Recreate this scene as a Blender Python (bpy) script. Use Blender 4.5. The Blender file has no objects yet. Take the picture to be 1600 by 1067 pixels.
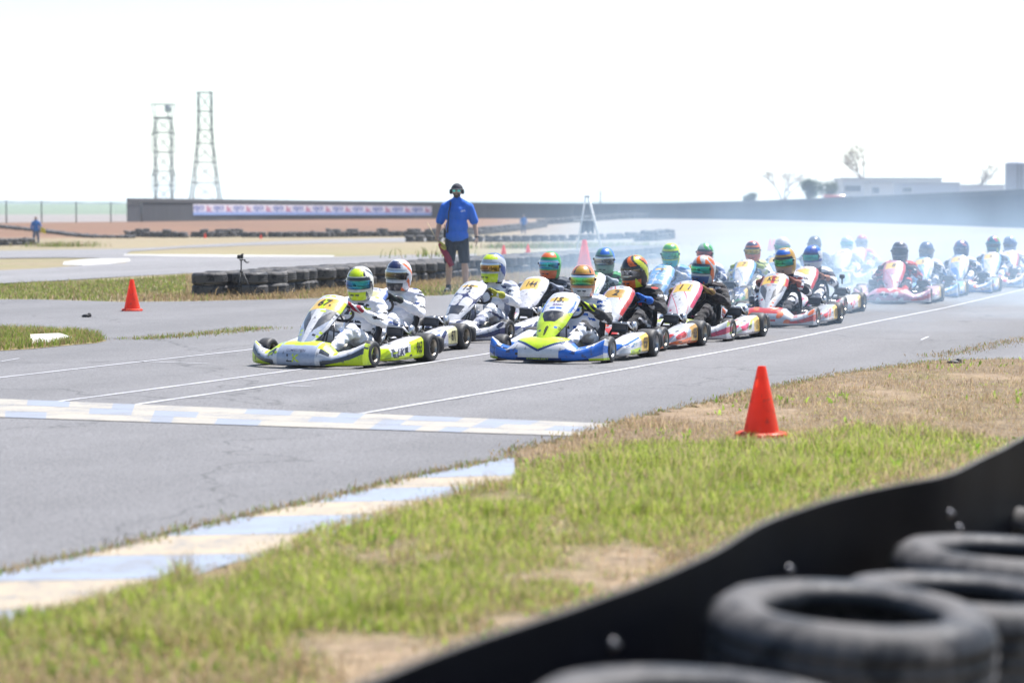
import bpy, bmesh, math, random
import numpy as np
from mathutils import Vector, Matrix, Quaternion

# ------------------------------------------------------------------ camera, sky, sun, exposure
scene = bpy.context.scene
F_PX, H_ROW, CAM_H = 3780.0, 326.0, 1.48          # focal length in photo pixels, horizon row, eye height
cam_data = bpy.data.cameras.new('camera')
cam = bpy.data.objects.new('camera', cam_data)
scene.collection.objects.link(cam)
cam.location = (0, 0, CAM_H)
cam.rotation_euler = (math.radians(90) - math.atan((533.5 - H_ROW) / F_PX), 0, 0)
cam_data.sensor_width = 36.0
cam_data.lens = 36.0 * F_PX / 1600.0
cam_data.clip_start = 0.1
cam_data.clip_end = 20000
cam_data.dof.use_dof = True
cam_data.dof.focus_distance = 24.5
cam_data.dof.aperture_fstop = 2.4
scene.camera = cam

SUN_EL, SUN_AZ = math.radians(62), math.radians(45)       # azimuth from +Y (straight ahead) towards +X
sun_dir = Vector((math.sin(SUN_AZ) * math.cos(SUN_EL), math.cos(SUN_AZ) * math.cos(SUN_EL), math.sin(SUN_EL)))
world = bpy.data.worlds.new('World')
scene.world = world
world.use_nodes = True
wn = world.node_tree
bg = wn.nodes['Background']
sky = wn.nodes.new('ShaderNodeTexSky')
sky.sky_type = 'NISHITA'
sky.sun_disc = False
sky.sun_elevation = SUN_EL
sky.sun_rotation = SUN_AZ
sky.air_density = 1.0
sky.dust_density = 0.45
sky.ozone_density = 2.0
wn.links.new(sky.outputs[0], bg.inputs[0])
bg.inputs[1].default_value = 0.084

sun_data = bpy.data.lights.new('sun', 'SUN')
sun_data.energy = 4.8
sun_data.angle = math.radians(0.5)
sun_data.color = (1.0, 0.965, 0.93)
sun = bpy.data.objects.new('sun', sun_data)
sun.rotation_euler = sun_dir.to_track_quat('Z', 'Y').to_euler()
sun.location = (20, 20, 60)
scene.collection.objects.link(sun)

vs = scene.view_settings
vs.view_transform = 'Standard'
vs.look = 'None'
vs.gamma = 1.0
vs.exposure = 1.2
vs.use_curve_mapping = False
scene.cycles.use_denoising = True
scene.cycles.max_bounces = 8
scene.cycles.volume_bounces = 1
scene.cycles.transparent_max_bounces = 8
scene.cycles.use_adaptive_sampling = True
scene.cycles.adaptive_threshold = 0.015

# ------------------------------------------------------------------ helpers
COL = scene.collection
rng = np.random.default_rng(7)
random.seed(7)

def lin(h):
    h = h.lstrip('#')
    out = []
    for i in (0, 2, 4):
        c = int(h[i:i+2], 16) / 255
        out.append(c / 12.92 if c <= 0.04045 else ((c + 0.055) / 1.055) ** 2.4)
    return tuple(out)

def smooth01(a, b, x):
    t = np.clip((x - a) / (b - a), 0, 1)
    return t * t * (3 - 2 * t)

def vnoise(x, y, seed=0):
    x = np.asarray(x, float); y = np.asarray(y, float)
    xi = np.floor(x).astype(np.int64); yi = np.floor(y).astype(np.int64)
    fx = x - xi; fy = y - yi
    fx = fx * fx * (3 - 2 * fx); fy = fy * fy * (3 - 2 * fy)
    def h(a, b):
        n = (a * 374761393 + b * 668265263 + seed * 1442695041) & 0x7fffffff
        n = ((n ^ (n >> 13)) * 1274126177) & 0x7fffffff
        return ((n ^ (n >> 16)) & 0xffff) / 65535.0
    return (h(xi, yi) * (1 - fx) + h(xi + 1, yi) * fx) * (1 - fy) + (h(xi, yi + 1) * (1 - fx) + h(xi + 1, yi + 1) * fx) * fy

def fbm(x, y, seed=0, o=4):
    s = 0; a = 0.5; t = 0
    for i in range(o):
        s = s + a * vnoise(np.asarray(x) * 2 ** i, np.asarray(y) * 2 ** i, seed + i * 17); t += a; a *= 0.5
    return s / t

def set_props(o, label=None, cat=None, group=None, kind=None):
    if label: o['label'] = label
    if cat: o['category'] = cat
    if group: o['group'] = group
    if kind: o['kind'] = kind
    return o

def empty(name, loc=(0, 0, 0), rz=0.0, **kw):
    o = bpy.data.objects.new(name, None)
    o.empty_display_size = 0.1
    o.location = loc; o.rotation_euler = (0, 0, rz)
    COL.objects.link(o)
    return set_props(o, **kw)

def put(name, me, mats, parent=None, loc=None, rz=None, **kw):
    o = bpy.data.objects.new(name, me)
    COL.objects.link(o)
    if mats is not None and len(me.materials) == 0:
        for m in (mats if isinstance(mats, (list, tuple)) else [mats]): me.materials.append(m)
    if parent is not None: o.parent = parent
    if loc is not None: o.location = loc
    if rz is not None: o.rotation_euler = (0, 0, rz)
    return set_props(o, **kw)

def mesh_from(verts, faces, smooth=True, cols=None, name='m'):
    """cols: per-face colours (n,3) written to the corner attribute Col"""
    me = bpy.data.meshes.new(name)
    if isinstance(verts, np.ndarray): verts = verts.tolist()
    me.from_pydata(verts, [], faces)
    me.validate(clean_customdata=False)
    if cols is not None: paint(me, cols)
    me.polygons.foreach_set('use_smooth', np.full(len(me.polygons), smooth))
    me.update()
    return me

def paint(me, cols):
    cols = np.asarray(cols, float)
    lt = np.zeros(len(me.polygons), int); me.polygons.foreach_get('loop_total', lt)
    c = np.ones((lt.sum(), 4)); c[:, :3] = np.repeat(cols[:len(lt)], lt, axis=0)
    a = me.attributes.get('Col') or me.attributes.new('Col', 'FLOAT_COLOR', 'CORNER')
    a.data.foreach_set('color', c.ravel())

def quick_mesh(verts, tris_or_quads, n, smooth=False, cols=None):
    """fast numpy mesh: faces array (m,n); per-vertex colours"""
    me = bpy.data.meshes.new('q')
    m = len(tris_or_quads)
    me.vertices.add(len(verts)); me.vertices.foreach_set('co', np.asarray(verts, np.float32).ravel())
    me.loops.add(m * n); me.loops.foreach_set('vertex_index', np.asarray(tris_or_quads, np.int32).ravel())
    me.polygons.add(m)
    me.polygons.foreach_set('loop_start', np.arange(0, m * n, n, dtype=np.int32))
    me.polygons.foreach_set('use_smooth', np.full(m, smooth))
    me.update(calc_edges=True)
    if cols is not None:
        c = np.ones((len(verts), 4), np.float32); c[:, :3] = cols
        a = me.attributes.new('Col', 'FLOAT_COLOR', 'POINT'); a.data.foreach_set('color', c.ravel())
    return me

class MB:
    """collects shapes of ONE mesh object"""
    def __init__(s): s.v = []; s.f = []; s.c = []
    def add(s, verts, faces, col=(0.5, 0.5, 0.5)):
        b = len(s.v); s.v += [tuple(p) for p in verts]
        s.f += [tuple(i + b for i in f) for f in faces]; s.c += [col] * len(faces)
        return s
    def box(s, c, size, rot=None, col=(0.5, 0.5, 0.5), bevel=0.0):
        x, y, z = [k / 2 for k in size]
        if bevel > 0:
            b = min(bevel, x * .9, y * .9, z * .9); vs_ = []; fs = []
            for zz, ins in ((-z, b), (-z + b, 0), (z - b, 0), (z, b)):
                for (px, py) in ((-1, -1), (1, -1), (1, 1), (-1, 1)):
                    ax, ay = x - ins, y - ins
                    cx, cy = b * .6, b * .6
                    if (px, py) in ((-1, -1), (1, 1)):
                        vs_ += [(px * ax, py * (ay - cy), zz), (px * (ax - cx), py * ay, zz)]
                    else:
                        vs_ += [(px * (ax - cx), py * ay, zz), (px * ax, py * (ay - cy), zz)]
            for k in range(3):
                for i in range(8):
                    j = (i + 1) % 8
                    fs.append((k * 8 + i, k * 8 + j, (k + 1) * 8 + j, (k + 1) * 8 + i))
            fs.append(tuple(range(7, -1, -1))); fs.append(tuple(range(24, 32)))
        else:
            vs_ = [(i * x, j * y, k * z) for k in (-1, 1) for (i, j) in ((-1, -1), (1, -1), (1, 1), (-1, 1))]
            fs = [(3, 2, 1, 0), (4, 5, 6, 7), (0, 1, 5, 4), (1, 2, 6, 5), (2, 3, 7, 6), (3, 0, 4, 7)]
        M = rot.to_matrix() if isinstance(rot, Quaternion) else rot
        vs_ = [Vector(p) if M is None else M @ Vector(p) for p in vs_]
        c = Vector(c)
        return s.add([p + c for p in vs_], fs, col)
    def tube(s, pts, r, n=8, col=(0.5, 0.5, 0.5), cap=True):
        pts = [Vector(p) for p in pts]; rs = r if isinstance(r, (list, tuple)) else [r] * len(pts)
        vs_ = []; fs = []
        t0 = (pts[1] - pts[0]).normalized()
        ref = Vector((0, 0, 1)) if abs(t0.z) < 0.9 else Vector((1, 0, 0))
        nrm = t0.cross(ref).normalized()
        for i, p in enumerate(pts):
            t = (pts[min(i + 1, len(pts) - 1)] - pts[max(i - 1, 0)]).normalized()
            nrm = (nrm - t * nrm.dot(t))
            if nrm.length < 1e-6: nrm = t.orthogonal()
            nrm.normalize(); bn = t.cross(nrm)
            for k in range(n):
                a = 2 * math.pi * k / n
                vs_.append(p + rs[i] * (math.cos(a) * nrm + math.sin(a) * bn))
        for i in range(len(pts) - 1):
            for k in range(n):
                fs.append((i * n + k, i * n + (k + 1) % n, (i + 1) * n + (k + 1) % n, (i + 1) * n + k))
        if cap:
            fs.append(tuple(range(n - 1, -1, -1))); fs.append(tuple(range((len(pts) - 1) * n, len(pts) * n)))
        return s.add(vs_, fs, col)
    def lathe(s, prof, n=24, axis='Z', c=(0, 0, 0), col=(0.5, 0.5, 0.5), closed=False):
        vs_ = []; fs = []; c = Vector(c); m = len(prof)
        for i in range(n):
            a = 2 * math.pi * i / n
            for (r, h) in prof:
                p = (r * math.cos(a), r * math.sin(a), h)
                if axis == 'X': p = (h, r * math.cos(a), r * math.sin(a))
                elif axis == 'Y': p = (r * math.sin(a), h, r * math.cos(a))
                vs_.append(c + Vector(p))
        for i in range(n):
            j = (i + 1) % n
            for k in range(m if closed else m - 1):
                k2 = (k + 1) % m
                fs.append((i * m + k, j * m + k, j * m + k2, i * m + k2))
        return s.add(vs_, fs, col)
    def grid(s, fn, nu, nv, colfn=None, flip=False):
        P = [[Vector(fn(i / nu, j / nv)) for j in range(nv + 1)] for i in range(nu + 1)]
        b = len(s.v)
        for row in P: s.v += [tuple(p) for p in row]
        for i in range(nu):
            for j in range(nv):
                a = b + i * (nv + 1) + j
                q = (a, a + nv + 1, a + nv + 2, a + 1)
                s.f.append(q[::-1] if flip else q)
                s.c.append(colfn((i + .5) / nu, (j + .5) / nv) if colfn else (0.5, 0.5, 0.5))
        return s
    def ball(s, c, r, n=10, col=(0.5, 0.5, 0.5), rot=None):
        rx, ry, rz = r if isinstance(r, (list, tuple)) else (r, r, r)
        vs_ = []; fs = []; m = max(4, n // 2 + 1); c = Vector(c)
        for j in range(m + 1):
            t = math.pi * j / m
            for i in range(n):
                a = 2 * math.pi * i / n
                p = Vector((rx * math.sin(t) * math.cos(a), ry * math.sin(t) * math.sin(a), rz * math.cos(t)))
                if rot is not None: p = rot @ p
                vs_.append(c + p)
        for j in range(m):
            for i in range(n):
                fs.append((j * n + i, (j + 1) * n + i, (j + 1) * n + (i + 1) % n, j * n + (i + 1) % n))
        return s.add(vs_, fs, col)
    def cap(s, a, b, ra, rb, n=12, col=(0.5, 0.5, 0.5)):
        """tapered capsule"""
        a = Vector(a); b = Vector(b); d = (b - a); L = d.length; d.normalize()
        o = d.orthogonal().normalized(); q = d.cross(o)
        rings = []
        for k in range(5): t = math.pi / 2 * k / 4; rings.append((a - d * ra * math.cos(t), ra * math.sin(t)))
        for k in range(5): t = math.pi / 2 * k / 4; rings.append((b + d * rb * math.sin(t), rb * math.cos(t)))
        vs_ = []; fs = []
        for p, r in rings:
            r = max(r, 1e-4)
            for k in range(n):
                A = 2 * math.pi * k / n; vs_.append(p + r * (math.cos(A) * o + math.sin(A) * q))
        for i in range(len(rings) - 1):
            for k in range(n):
                fs.append((i * n + k, i * n + (k + 1) % n, (i + 1) * n + (k + 1) % n, (i + 1) * n + k))
        return s.add(vs_, fs, col)
    def mesh(s, smooth=True): return mesh_from(s.v, s.f, smooth, s.c)
    def build(s, name, mat, parent=None, smooth=True, **kw):
        return put(name, s.mesh(smooth), mat, parent, **kw)

def auto_sharp(me, deg=35):
    bm = bmesh.new(); bm.from_mesh(me); bmesh.ops.recalc_face_normals(bm, faces=bm.faces)
    for e in bm.edges:
        if len(e.link_faces) == 2 and e.calc_face_angle(0) > math.radians(deg): e.smooth = False
    bm.to_mesh(me); bm.free()
    return me

# ------------------------------------------------------------------ materials
def new_mat(name):
    m = bpy.data.materials.new(name); m.use_nodes = True
    nt = m.node_tree; b = nt.nodes['Principled BSDF']
    return m, nt, b
def N(nt, t, **kw):
    n = nt.nodes.new(t)
    for k, v in kw.items(): setattr(n, k, v)
    return n
def mixc(nt, fac, a, b, mode='MIX'):
    n = N(nt, 'ShaderNodeMix', data_type='RGBA', blend_type=mode)
    for i, v in ((0, fac), (6, a), (7, b)):
        if isinstance(v, (int, float)): n.inputs[i].default_value = v
        elif isinstance(v, tuple): n.inputs[i].default_value = (*v[:3], 1)
        else: nt.links.new(v, n.inputs[i])
    return n.outputs[2]
def noise(nt, scale, detail=4, rough=0.55, coord='Object', stretch=None, rot=0.0):
    tc = N(nt, 'ShaderNodeTexCoord'); n = N(nt, 'ShaderNodeTexNoise')
    n.inputs['Scale'].default_value = scale; n.inputs['Detail'].default_value = detail; n.inputs['Roughness'].default_value = rough
    src = tc.outputs[coord]
    if rot:
        m0 = N(nt, 'ShaderNodeMapping'); m0.inputs['Rotation'].default_value = (0, 0, rot); nt.links.new(src, m0.inputs[0]); src = m0.outputs[0]
    if stretch:
        mp = N(nt, 'ShaderNodeMapping'); mp.inputs['Scale'].default_value = stretch; nt.links.new(src, mp.inputs[0]); src = mp.outputs[0]
    nt.links.new(src, n.inputs['Vector'])
    return n.outputs['Fac']
def ramp(nt, fac, stops):
    r = N(nt, 'ShaderNodeValToRGB'); e = r.color_ramp.elements
    while len(e) < len(stops): e.new(0.5)
    for k, (p, c) in enumerate(stops):
        e[k].position = p; e[k].color = (*(c if isinstance(c, tuple) else (c, c, c)), 1)
    nt.links.new(fac, r.inputs[0])
    return r.outputs[0]
def bump(nt, b, h, strength, dist):
    n = N(nt, 'ShaderNodeBump'); n.inputs['Strength'].default_value = strength; n.inputs['Distance'].default_value = dist
    nt.links.new(h, n.inputs['Height']); nt.links.new(n.outputs[0], b.inputs['Normal'])
def attr_mat(name, rough, metallic=0.0, var=0.12, vscale=30, bumps=0.0, bdist=0.003, coat=0.0, bscale=60, spec=0.5, stretch=None, sheen=0.0):
    m, nt, b = new_mat(name)
    a = N(nt, 'ShaderNodeAttribute', attribute_name='Col')
    n = noise(nt, vscale, 5)
    g = ramp(nt, n, [(0.3, 1 - var), (0.7, 1.0)])
    nt.links.new(mixc(nt, 1.0, a.outputs['Color'], g, 'MULTIPLY'), b.inputs['Base Color'])
    b.inputs['Roughness'].default_value = rough; b.inputs['Metallic'].default_value = metallic
    b.inputs['Specular IOR Level'].default_value = spec
    if coat: b.inputs['Coat Weight'].default_value = coat; b.inputs['Coat Roughness'].default_value = 0.08
    if sheen: b.inputs['Sheen Weight'].default_value = sheen
    if bumps: bump(nt, b, noise(nt, bscale, 4, stretch=stretch), bumps, bdist)
    return m
M_PAINT = attr_mat('painted_plastic', 0.30, var=0.30, vscale=9, coat=0.35)
def scuff(m, scale, lo, col, amt):
    nt = m.node_tree; b = nt.nodes['Principled BSDF']; src = b.inputs['Base Color'].links[0].from_socket
    n = noise(nt, scale, 7, 0.7); nt.links.new(mixc(nt, ramp(nt, n, [(lo, amt), (lo + .05, 0.0)]), src, col), b.inputs['Base Color'])
    r = ramp(nt, n, [(lo, 0.75), (lo + .12, b.inputs['Roughness'].default_value)]); nt.links.new(r, b.inputs['Roughness'])
scuff(M_PAINT, 17, .36, (.06, .06, .065), .75)
M_METAL = attr_mat('worn_metal', 0.32, metallic=0.9, var=0.3, vscale=14)
M_PLAIN = attr_mat('dull_plastic', 0.6, var=0.25, vscale=12)
M_RUBBER = attr_mat('rubber', 0.62, var=0.45, vscale=7, bumps=0.3, bdist=0.002, bscale=90)
M_OLDTYRE = attr_mat('weathered_rubber', 0.5, spec=0.35, var=0.6, vscale=3.5, bumps=0.4, bdist=0.004, bscale=40)
M_CLOTH = attr_mat('race_suit_cloth', 0.85, var=0.2, vscale=8, bumps=0.9, bdist=0.03, bscale=11, sheen=0.1, stretch=(1, 1, 2.2))
M_SHIRT = attr_mat('cotton', 0.9, var=0.15, vscale=6, bumps=0.7, bdist=0.03, bscale=9, stretch=(1.6, 1.6, 0.8))
M_SKIN = attr_mat('skin', 0.5, var=0.2, vscale=14)
M_VISOR = attr_mat('mirror_visor', 0.09, metallic=0.75, var=0.05, coat=0.6)
M_DECAL = attr_mat('printed_decal', 0.45, var=0.1)
M_CONE = attr_mat('cone_plastic', 0.45, var=0.18, vscale=7)
M_GRASS = attr_mat('grass_blade', 0.6, var=0.2, vscale=2, spec=0.3)
nt_ = M_GRASS.node_tree; b_ = nt_.nodes['Principled BSDF']
b_.inputs['Subsurface Weight'].default_value = 0.0
tr_ = N(nt_, 'ShaderNodeBsdfTranslucent'); ad_ = N(nt_, 'ShaderNodeMixShader'); ad_.inputs[0].default_value = 0.6
nt_.links.new(b_.inputs['Base Color'].links[0].from_socket, tr_.inputs[0])
nt_.links.new(b_.outputs[0], ad_.inputs[1]); nt_.links.new(tr_.outputs[0], ad_.inputs[2])
nt_.links.new(ad_.outputs[0], nt_.nodes['Material Output'].inputs[0])

scuff(M_OLDTYRE, 6, .50, (.15, .14, .135), .5)
scuff(M_CONE, 11, .40, (.25, .10, .07), .45)
nt_ = M_CONE.node_tree; b_ = nt_.nodes['Principled BSDF']; tr_ = N(nt_, 'ShaderNodeBsdfTranslucent'); ad_ = N(nt_, 'ShaderNodeMixShader'); ad_.inputs[0].default_value = 0.5
nt_.links.new(b_.inputs['Base Color'].links[0].from_socket, tr_.inputs[0]); nt_.links.new(b_.outputs[0], ad_.inputs[1]); nt_.links.new(tr_.outputs[0], ad_.inputs[2]); nt_.links.new(ad_.outputs[0], nt_.nodes['Material Output'].inputs[0])
BLK = (0.018, 0.018, 0.022); DGR = (0.05, 0.052, 0.058); SIL = (0.55, 0.56, 0.58); WHT = (0.78, 0.78, 0.77)
YEL = (0.72, 0.46, 0.08); LIME = (0.50, 0.62, 0.03)

# ------------------------------------------------------------------ ground heights and pixel to ground
WALL_CTRL = [(-52, 205), (-36.5, 230), (-25, 270), (-9.5, 300), (8.2, 310), (19.8, 300), (28.0, 265), (32.5, 205), (33.8, 160), (34.6, 135), (37, 112)]
def catmull(ctrl, n):
    P = [np.array(p, float) for p in ctrl]; P = [2 * P[0] - P[1]] + P + [2 * P[-1] - P[-2]]
    out = []
    for i in range(1, len(P) - 2):
        for k in range(n):
            t = k / n
            out.append(0.5 * ((2 * P[i]) + (-P[i-1] + P[i+1]) * t + (2*P[i-1] - 5*P[i] + 4*P[i+1] - P[i+2]) * t*t + (-P[i-1] + 3*P[i] - 3*P[i+1] + P[i+2]) * t**3))
    out.append(P[-2]); return np.array(out)
WALL_LINE = catmull(WALL_CTRL, 8)
BERM_LINE = np.vstack([[[-140, 95], [-90, 145]], WALL_LINE, [[40, 90], [60, 40]]])
def resample(line, step):
    d = np.r_[0, np.cumsum(np.hypot(*np.diff(line, axis=0).T))]
    s = np.arange(0, d[-1], step)
    return np.c_[np.interp(s, d, line[:, 0]), np.interp(s, d, line[:, 1])]
_BL = resample(BERM_LINE, 4.0)
_SEG = np.roll(_BL, -1, 0) - _BL
def berm_dist(X, Y):
    X = np.asarray(X, float).ravel(); Y = np.asarray(Y, float).ravel()
    out = np.full(X.shape, 1e9); sg = np.zeros(X.shape)
    for i in range(len(_BL) - 1):
        ax, ay = _BL[i]; dx, dy = _BL[i + 1] - _BL[i]; L = dx * dx + dy * dy
        t = np.clip(((X - ax) * dx + (Y - ay) * dy) / L, 0, 1)
        ex = X - ax - t * dx; ey = Y - ay - t * dy
        d = np.hypot(ex, ey); cr = dx * (Y - ay) - dy * (X - ax)
        m = d < out; out[m] = d[m]; sg[m] = np.sign(cr[m])
    return out * np.where(sg == 0, 1, sg)            # positive behind the wall
def base_g(Y): return -0.75 * smooth01(60, 150, np.asarray(Y, float))
def ground(X, Y):
    X = np.asarray(X, float); Y = np.asarray(Y, float); sh = X.shape
    d = berm_dist(X, Y).reshape(sh)
    g = base_g(Y)
    far = smooth01(60, 900, d) * 3.4 + smooth01(900, 2600, d) * 6.5
    rise = smooth01(-34, -1.5, d)
    near_ok = smooth01(70, 100, np.hypot(X, Y))
    rise = rise * near_ok
    return g * (1 - rise) + 0.22 * rise + np.where(d > 0, far, 0) * near_ok
def ray(u, v): return (u - 800) / F_PX, (H_ROW - v) / F_PX      # x and z per metre of depth
def px(u, v):
    """photo pixel -> point on the open ground"""
    a, b = ray(u, v); y = CAM_H / max(-b, 1e-3)
    for _ in range(40): y = 0.5 * y + 0.5 * (CAM_H - float(base_g(y))) / max(-b, 1e-3)
    return (a * y, y)
def at(u, Y): return (u - 800) / F_PX * Y
def zat(v, Y): return CAM_H + (H_ROW - v) / F_PX * Y
# ------------------------------------------------------------------ ground sheets
ROWS = list(np.arange(60, 262, 4.0))
def terrain():
    ys = np.unique(np.r_[np.arange(-30, 60, 5.0), ROWS, np.arange(262, 420, 8.0), np.geomspace(420, 6000, 40)])
    xs = np.unique(np.r_[-np.geomspace(80, 3000, 22), np.arange(-80, 81, 3.0), np.geomspace(80, 3000, 22)])
    X, Y = np.meshgrid(xs, ys)
    Z = ground(X, Y)
    d = berm_dist(X, Y).reshape(X.shape)
    near = smooth01(58, 40, Y)
    Z = Z - 0.03 * near
    V = np.c_[X.ravel(), Y.ravel(), Z.ravel()]
    nx = len(xs); idx = np.arange(len(ys) * nx).reshape(len(ys), nx)
    Fq = np.c_[idx[:-1, :-1].ravel(), idx[:-1, 1:].ravel(), idx[1:, 1:].ravel(), idx[1:, :-1].ravel()]
    straw = np.array([0.225, 0.18, 0.105]); red = np.array([0.15, 0.072, 0.038]); green = np.array([0.15, 0.21, 0.14]); pale = np.array([0.24, 0.215, 0.205])
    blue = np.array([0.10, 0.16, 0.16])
    c = np.tile(straw, (V.shape[0], 1)); dd = d.ravel(); yy = V[:, 1]
    n = fbm(V[:, 0] / 14, V[:, 1] / 14, 3)
    rt = smooth01(-.012, .03, V[:, 0] / np.maximum(yy, 1)); grey = np.array([0.19, 0.18, 0.17])
    w = (rt * smooth01(66, 84, yy) * smooth01(5, 0, dd))[:, None]; c = c * (1 - w) + grey * w
    w = (smooth01(-36, -24, dd) * smooth01(70, 110, yy) * (1 - rt))[:, None]; c = c * (1 - w) + red * w
    w = (smooth01(0.5, 3, dd) * smooth01(60, 110, yy))[:, None]; c = c * (1 - w) + pale * w
    w = (smooth01(150, 190, dd) * smooth01(60, 110, yy))[:, None]; c = c * (1 - w) + green * w
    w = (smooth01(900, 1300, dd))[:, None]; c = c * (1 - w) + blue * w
    c *= (0.85 + 0.3 * n)[:, None]
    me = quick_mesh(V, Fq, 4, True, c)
    m, nt, b = new_mat('open_ground')
    a = N(nt, 'ShaderNodeAttribute', attribute_name='Col')
    n1 = noise(nt, 0.22, 6, 0.65); n2 = noise(nt, 2.5, 6, 0.7)
    g = mixc(nt, ramp(nt, n1, [(0.42, 0.0), (0.62, 0.6)]), a.outputs['Color'], (0.16, 0.17, 0.055))
    far_mask = N(nt, 'ShaderNodeSeparateXYZ'); geo = N(nt, 'ShaderNodeNewGeometry'); nt.links.new(geo.outputs['Position'], far_mask.inputs[0])
    mr = N(nt, 'ShaderNodeMapRange'); mr.inputs[1].default_value = 100; mr.inputs[2].default_value = 150; mr.inputs[3].default_value = 1; mr.inputs[4].default_value = 0.12
    nt.links.new(far_mask.outputs[1], mr.inputs[0])
    g = mixc(nt, mr.outputs[0], a.outputs['Color'], g)
    g = mixc(nt, 1.0, g, ramp(nt, n2, [(0.25, 0.62), (0.75, 1.15)]), 'MULTIPLY')
    nt.links.new(g, b.inputs['Base Color']); b.inputs['Roughness'].default_value = 0.95
    bump(nt, b, n2, 0.6, 0.05)
    put('ground', me, m, kind='structure')
terrain()

def sheet(name, pts, z, mat, parent=None, **kw):
    """flat polygon on the ground, sliced so that it follows the terrain rows"""
    bm = bmesh.new()
    f = bm.faces.new([bm.verts.new((p[0], p[1], 0)) for p in pts])
    f.normal_update(); bmesh.ops.triangulate(bm, faces=[f])
    ymax = max(p[1] for p in pts); ymin = min(p[1] for p in pts)
    for y in ROWS:
        if ymin < y < ymax:
            bmesh.ops.bisect_plane(bm, geom=bm.verts[:] + bm.edges[:] + bm.faces[:], plane_co=(0, y, 0), plane_no=(0, 1, 0))
    for v in bm.verts: v.co.z = float(base_g(v.co.y)) + z + (0.016 if v.co.y > 60 else 0)
    bmesh.ops.recalc_face_normals(bm, faces=bm.faces)
    if sum(f.normal.z for f in bm.faces) < 0: bmesh.ops.reverse_faces(bm, faces=bm.faces)
    me = bpy.data.meshes.new(name); bm.to_mesh(me); bm.free()
    return put(name, me, mat, parent, **kw)

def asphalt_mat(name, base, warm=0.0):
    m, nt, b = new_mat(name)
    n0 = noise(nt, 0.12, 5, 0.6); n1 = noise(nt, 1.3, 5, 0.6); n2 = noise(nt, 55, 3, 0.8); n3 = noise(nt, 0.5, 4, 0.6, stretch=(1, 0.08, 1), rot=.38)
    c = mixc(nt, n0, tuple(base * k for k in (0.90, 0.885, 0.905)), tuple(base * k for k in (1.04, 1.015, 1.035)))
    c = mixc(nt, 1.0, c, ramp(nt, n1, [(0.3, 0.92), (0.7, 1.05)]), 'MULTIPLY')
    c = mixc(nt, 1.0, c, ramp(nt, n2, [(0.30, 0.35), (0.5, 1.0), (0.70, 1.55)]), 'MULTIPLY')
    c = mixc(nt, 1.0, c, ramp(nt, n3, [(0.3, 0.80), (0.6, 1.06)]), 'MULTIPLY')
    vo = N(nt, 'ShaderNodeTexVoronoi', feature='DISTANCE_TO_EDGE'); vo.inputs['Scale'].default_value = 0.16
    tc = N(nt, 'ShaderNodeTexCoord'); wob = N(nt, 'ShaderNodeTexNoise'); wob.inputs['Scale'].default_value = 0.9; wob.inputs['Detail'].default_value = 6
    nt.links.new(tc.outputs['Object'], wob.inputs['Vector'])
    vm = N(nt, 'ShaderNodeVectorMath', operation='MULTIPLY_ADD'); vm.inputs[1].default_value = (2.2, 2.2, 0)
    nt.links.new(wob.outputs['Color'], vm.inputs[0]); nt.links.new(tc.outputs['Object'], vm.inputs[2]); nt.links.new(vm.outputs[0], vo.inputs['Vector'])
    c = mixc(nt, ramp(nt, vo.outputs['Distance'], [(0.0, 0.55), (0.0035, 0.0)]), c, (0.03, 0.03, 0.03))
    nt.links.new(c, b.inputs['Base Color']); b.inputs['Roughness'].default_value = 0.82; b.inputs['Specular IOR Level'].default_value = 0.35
    bump(nt, b, n2, 0.5, 0.006)
    return m
M_ASPH = asphalt_mat('asphalt', 0.138)
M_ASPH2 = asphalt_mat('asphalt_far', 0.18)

def paint_mat(name, c1, worn=0.5, under=(0.2, 0.2, 0.21)):
    m, nt, b = new_mat(name)
    n1 = noise(nt, 3.0, 6, 0.7); n2 = noise(nt, 35, 4, 0.7)
    f = mixc(nt, 0.5, n1, n2)
    c = mixc(nt, ramp(nt, f, [(0.40, worn), (0.52, 0.0)]), c1, under)
    c = mixc(nt, 1.0, c, ramp(nt, n1, [(0.2, 0.85), (0.8, 1.05)]), 'MULTIPLY')
    nt.links.new(c, b.inputs['Base Color']); b.inputs['Roughness'].default_value = 0.7
    return m
M_LINE = paint_mat('white_line_paint', (0.42, 0.42, 0.44), 0.5)
M_KBLUE = paint_mat('kerb_blue_paint', (0.205, 0.24, 0.30), 0.85, (0.17, 0.165, 0.17))
M_KCREAM = paint_mat('kerb_cream_paint', (0.33, 0.27, 0.19), 0.85, (0.17, 0.165, 0.165))
M_SBLUE = paint_mat('start_line_blue', (0.195, 0.22, 0.27), 0.85, (0.19, 0.19, 0.2))
M_SCREAM = paint_mat('start_line_cream', (0.295, 0.27, 0.225), 0.85, (0.19, 0.19, 0.2))
M_KWHITE = paint_mat('kerb_white_paint', (0.36, 0.35, 0.32), 0.4, (0.26, 0.25, 0.24))

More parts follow.
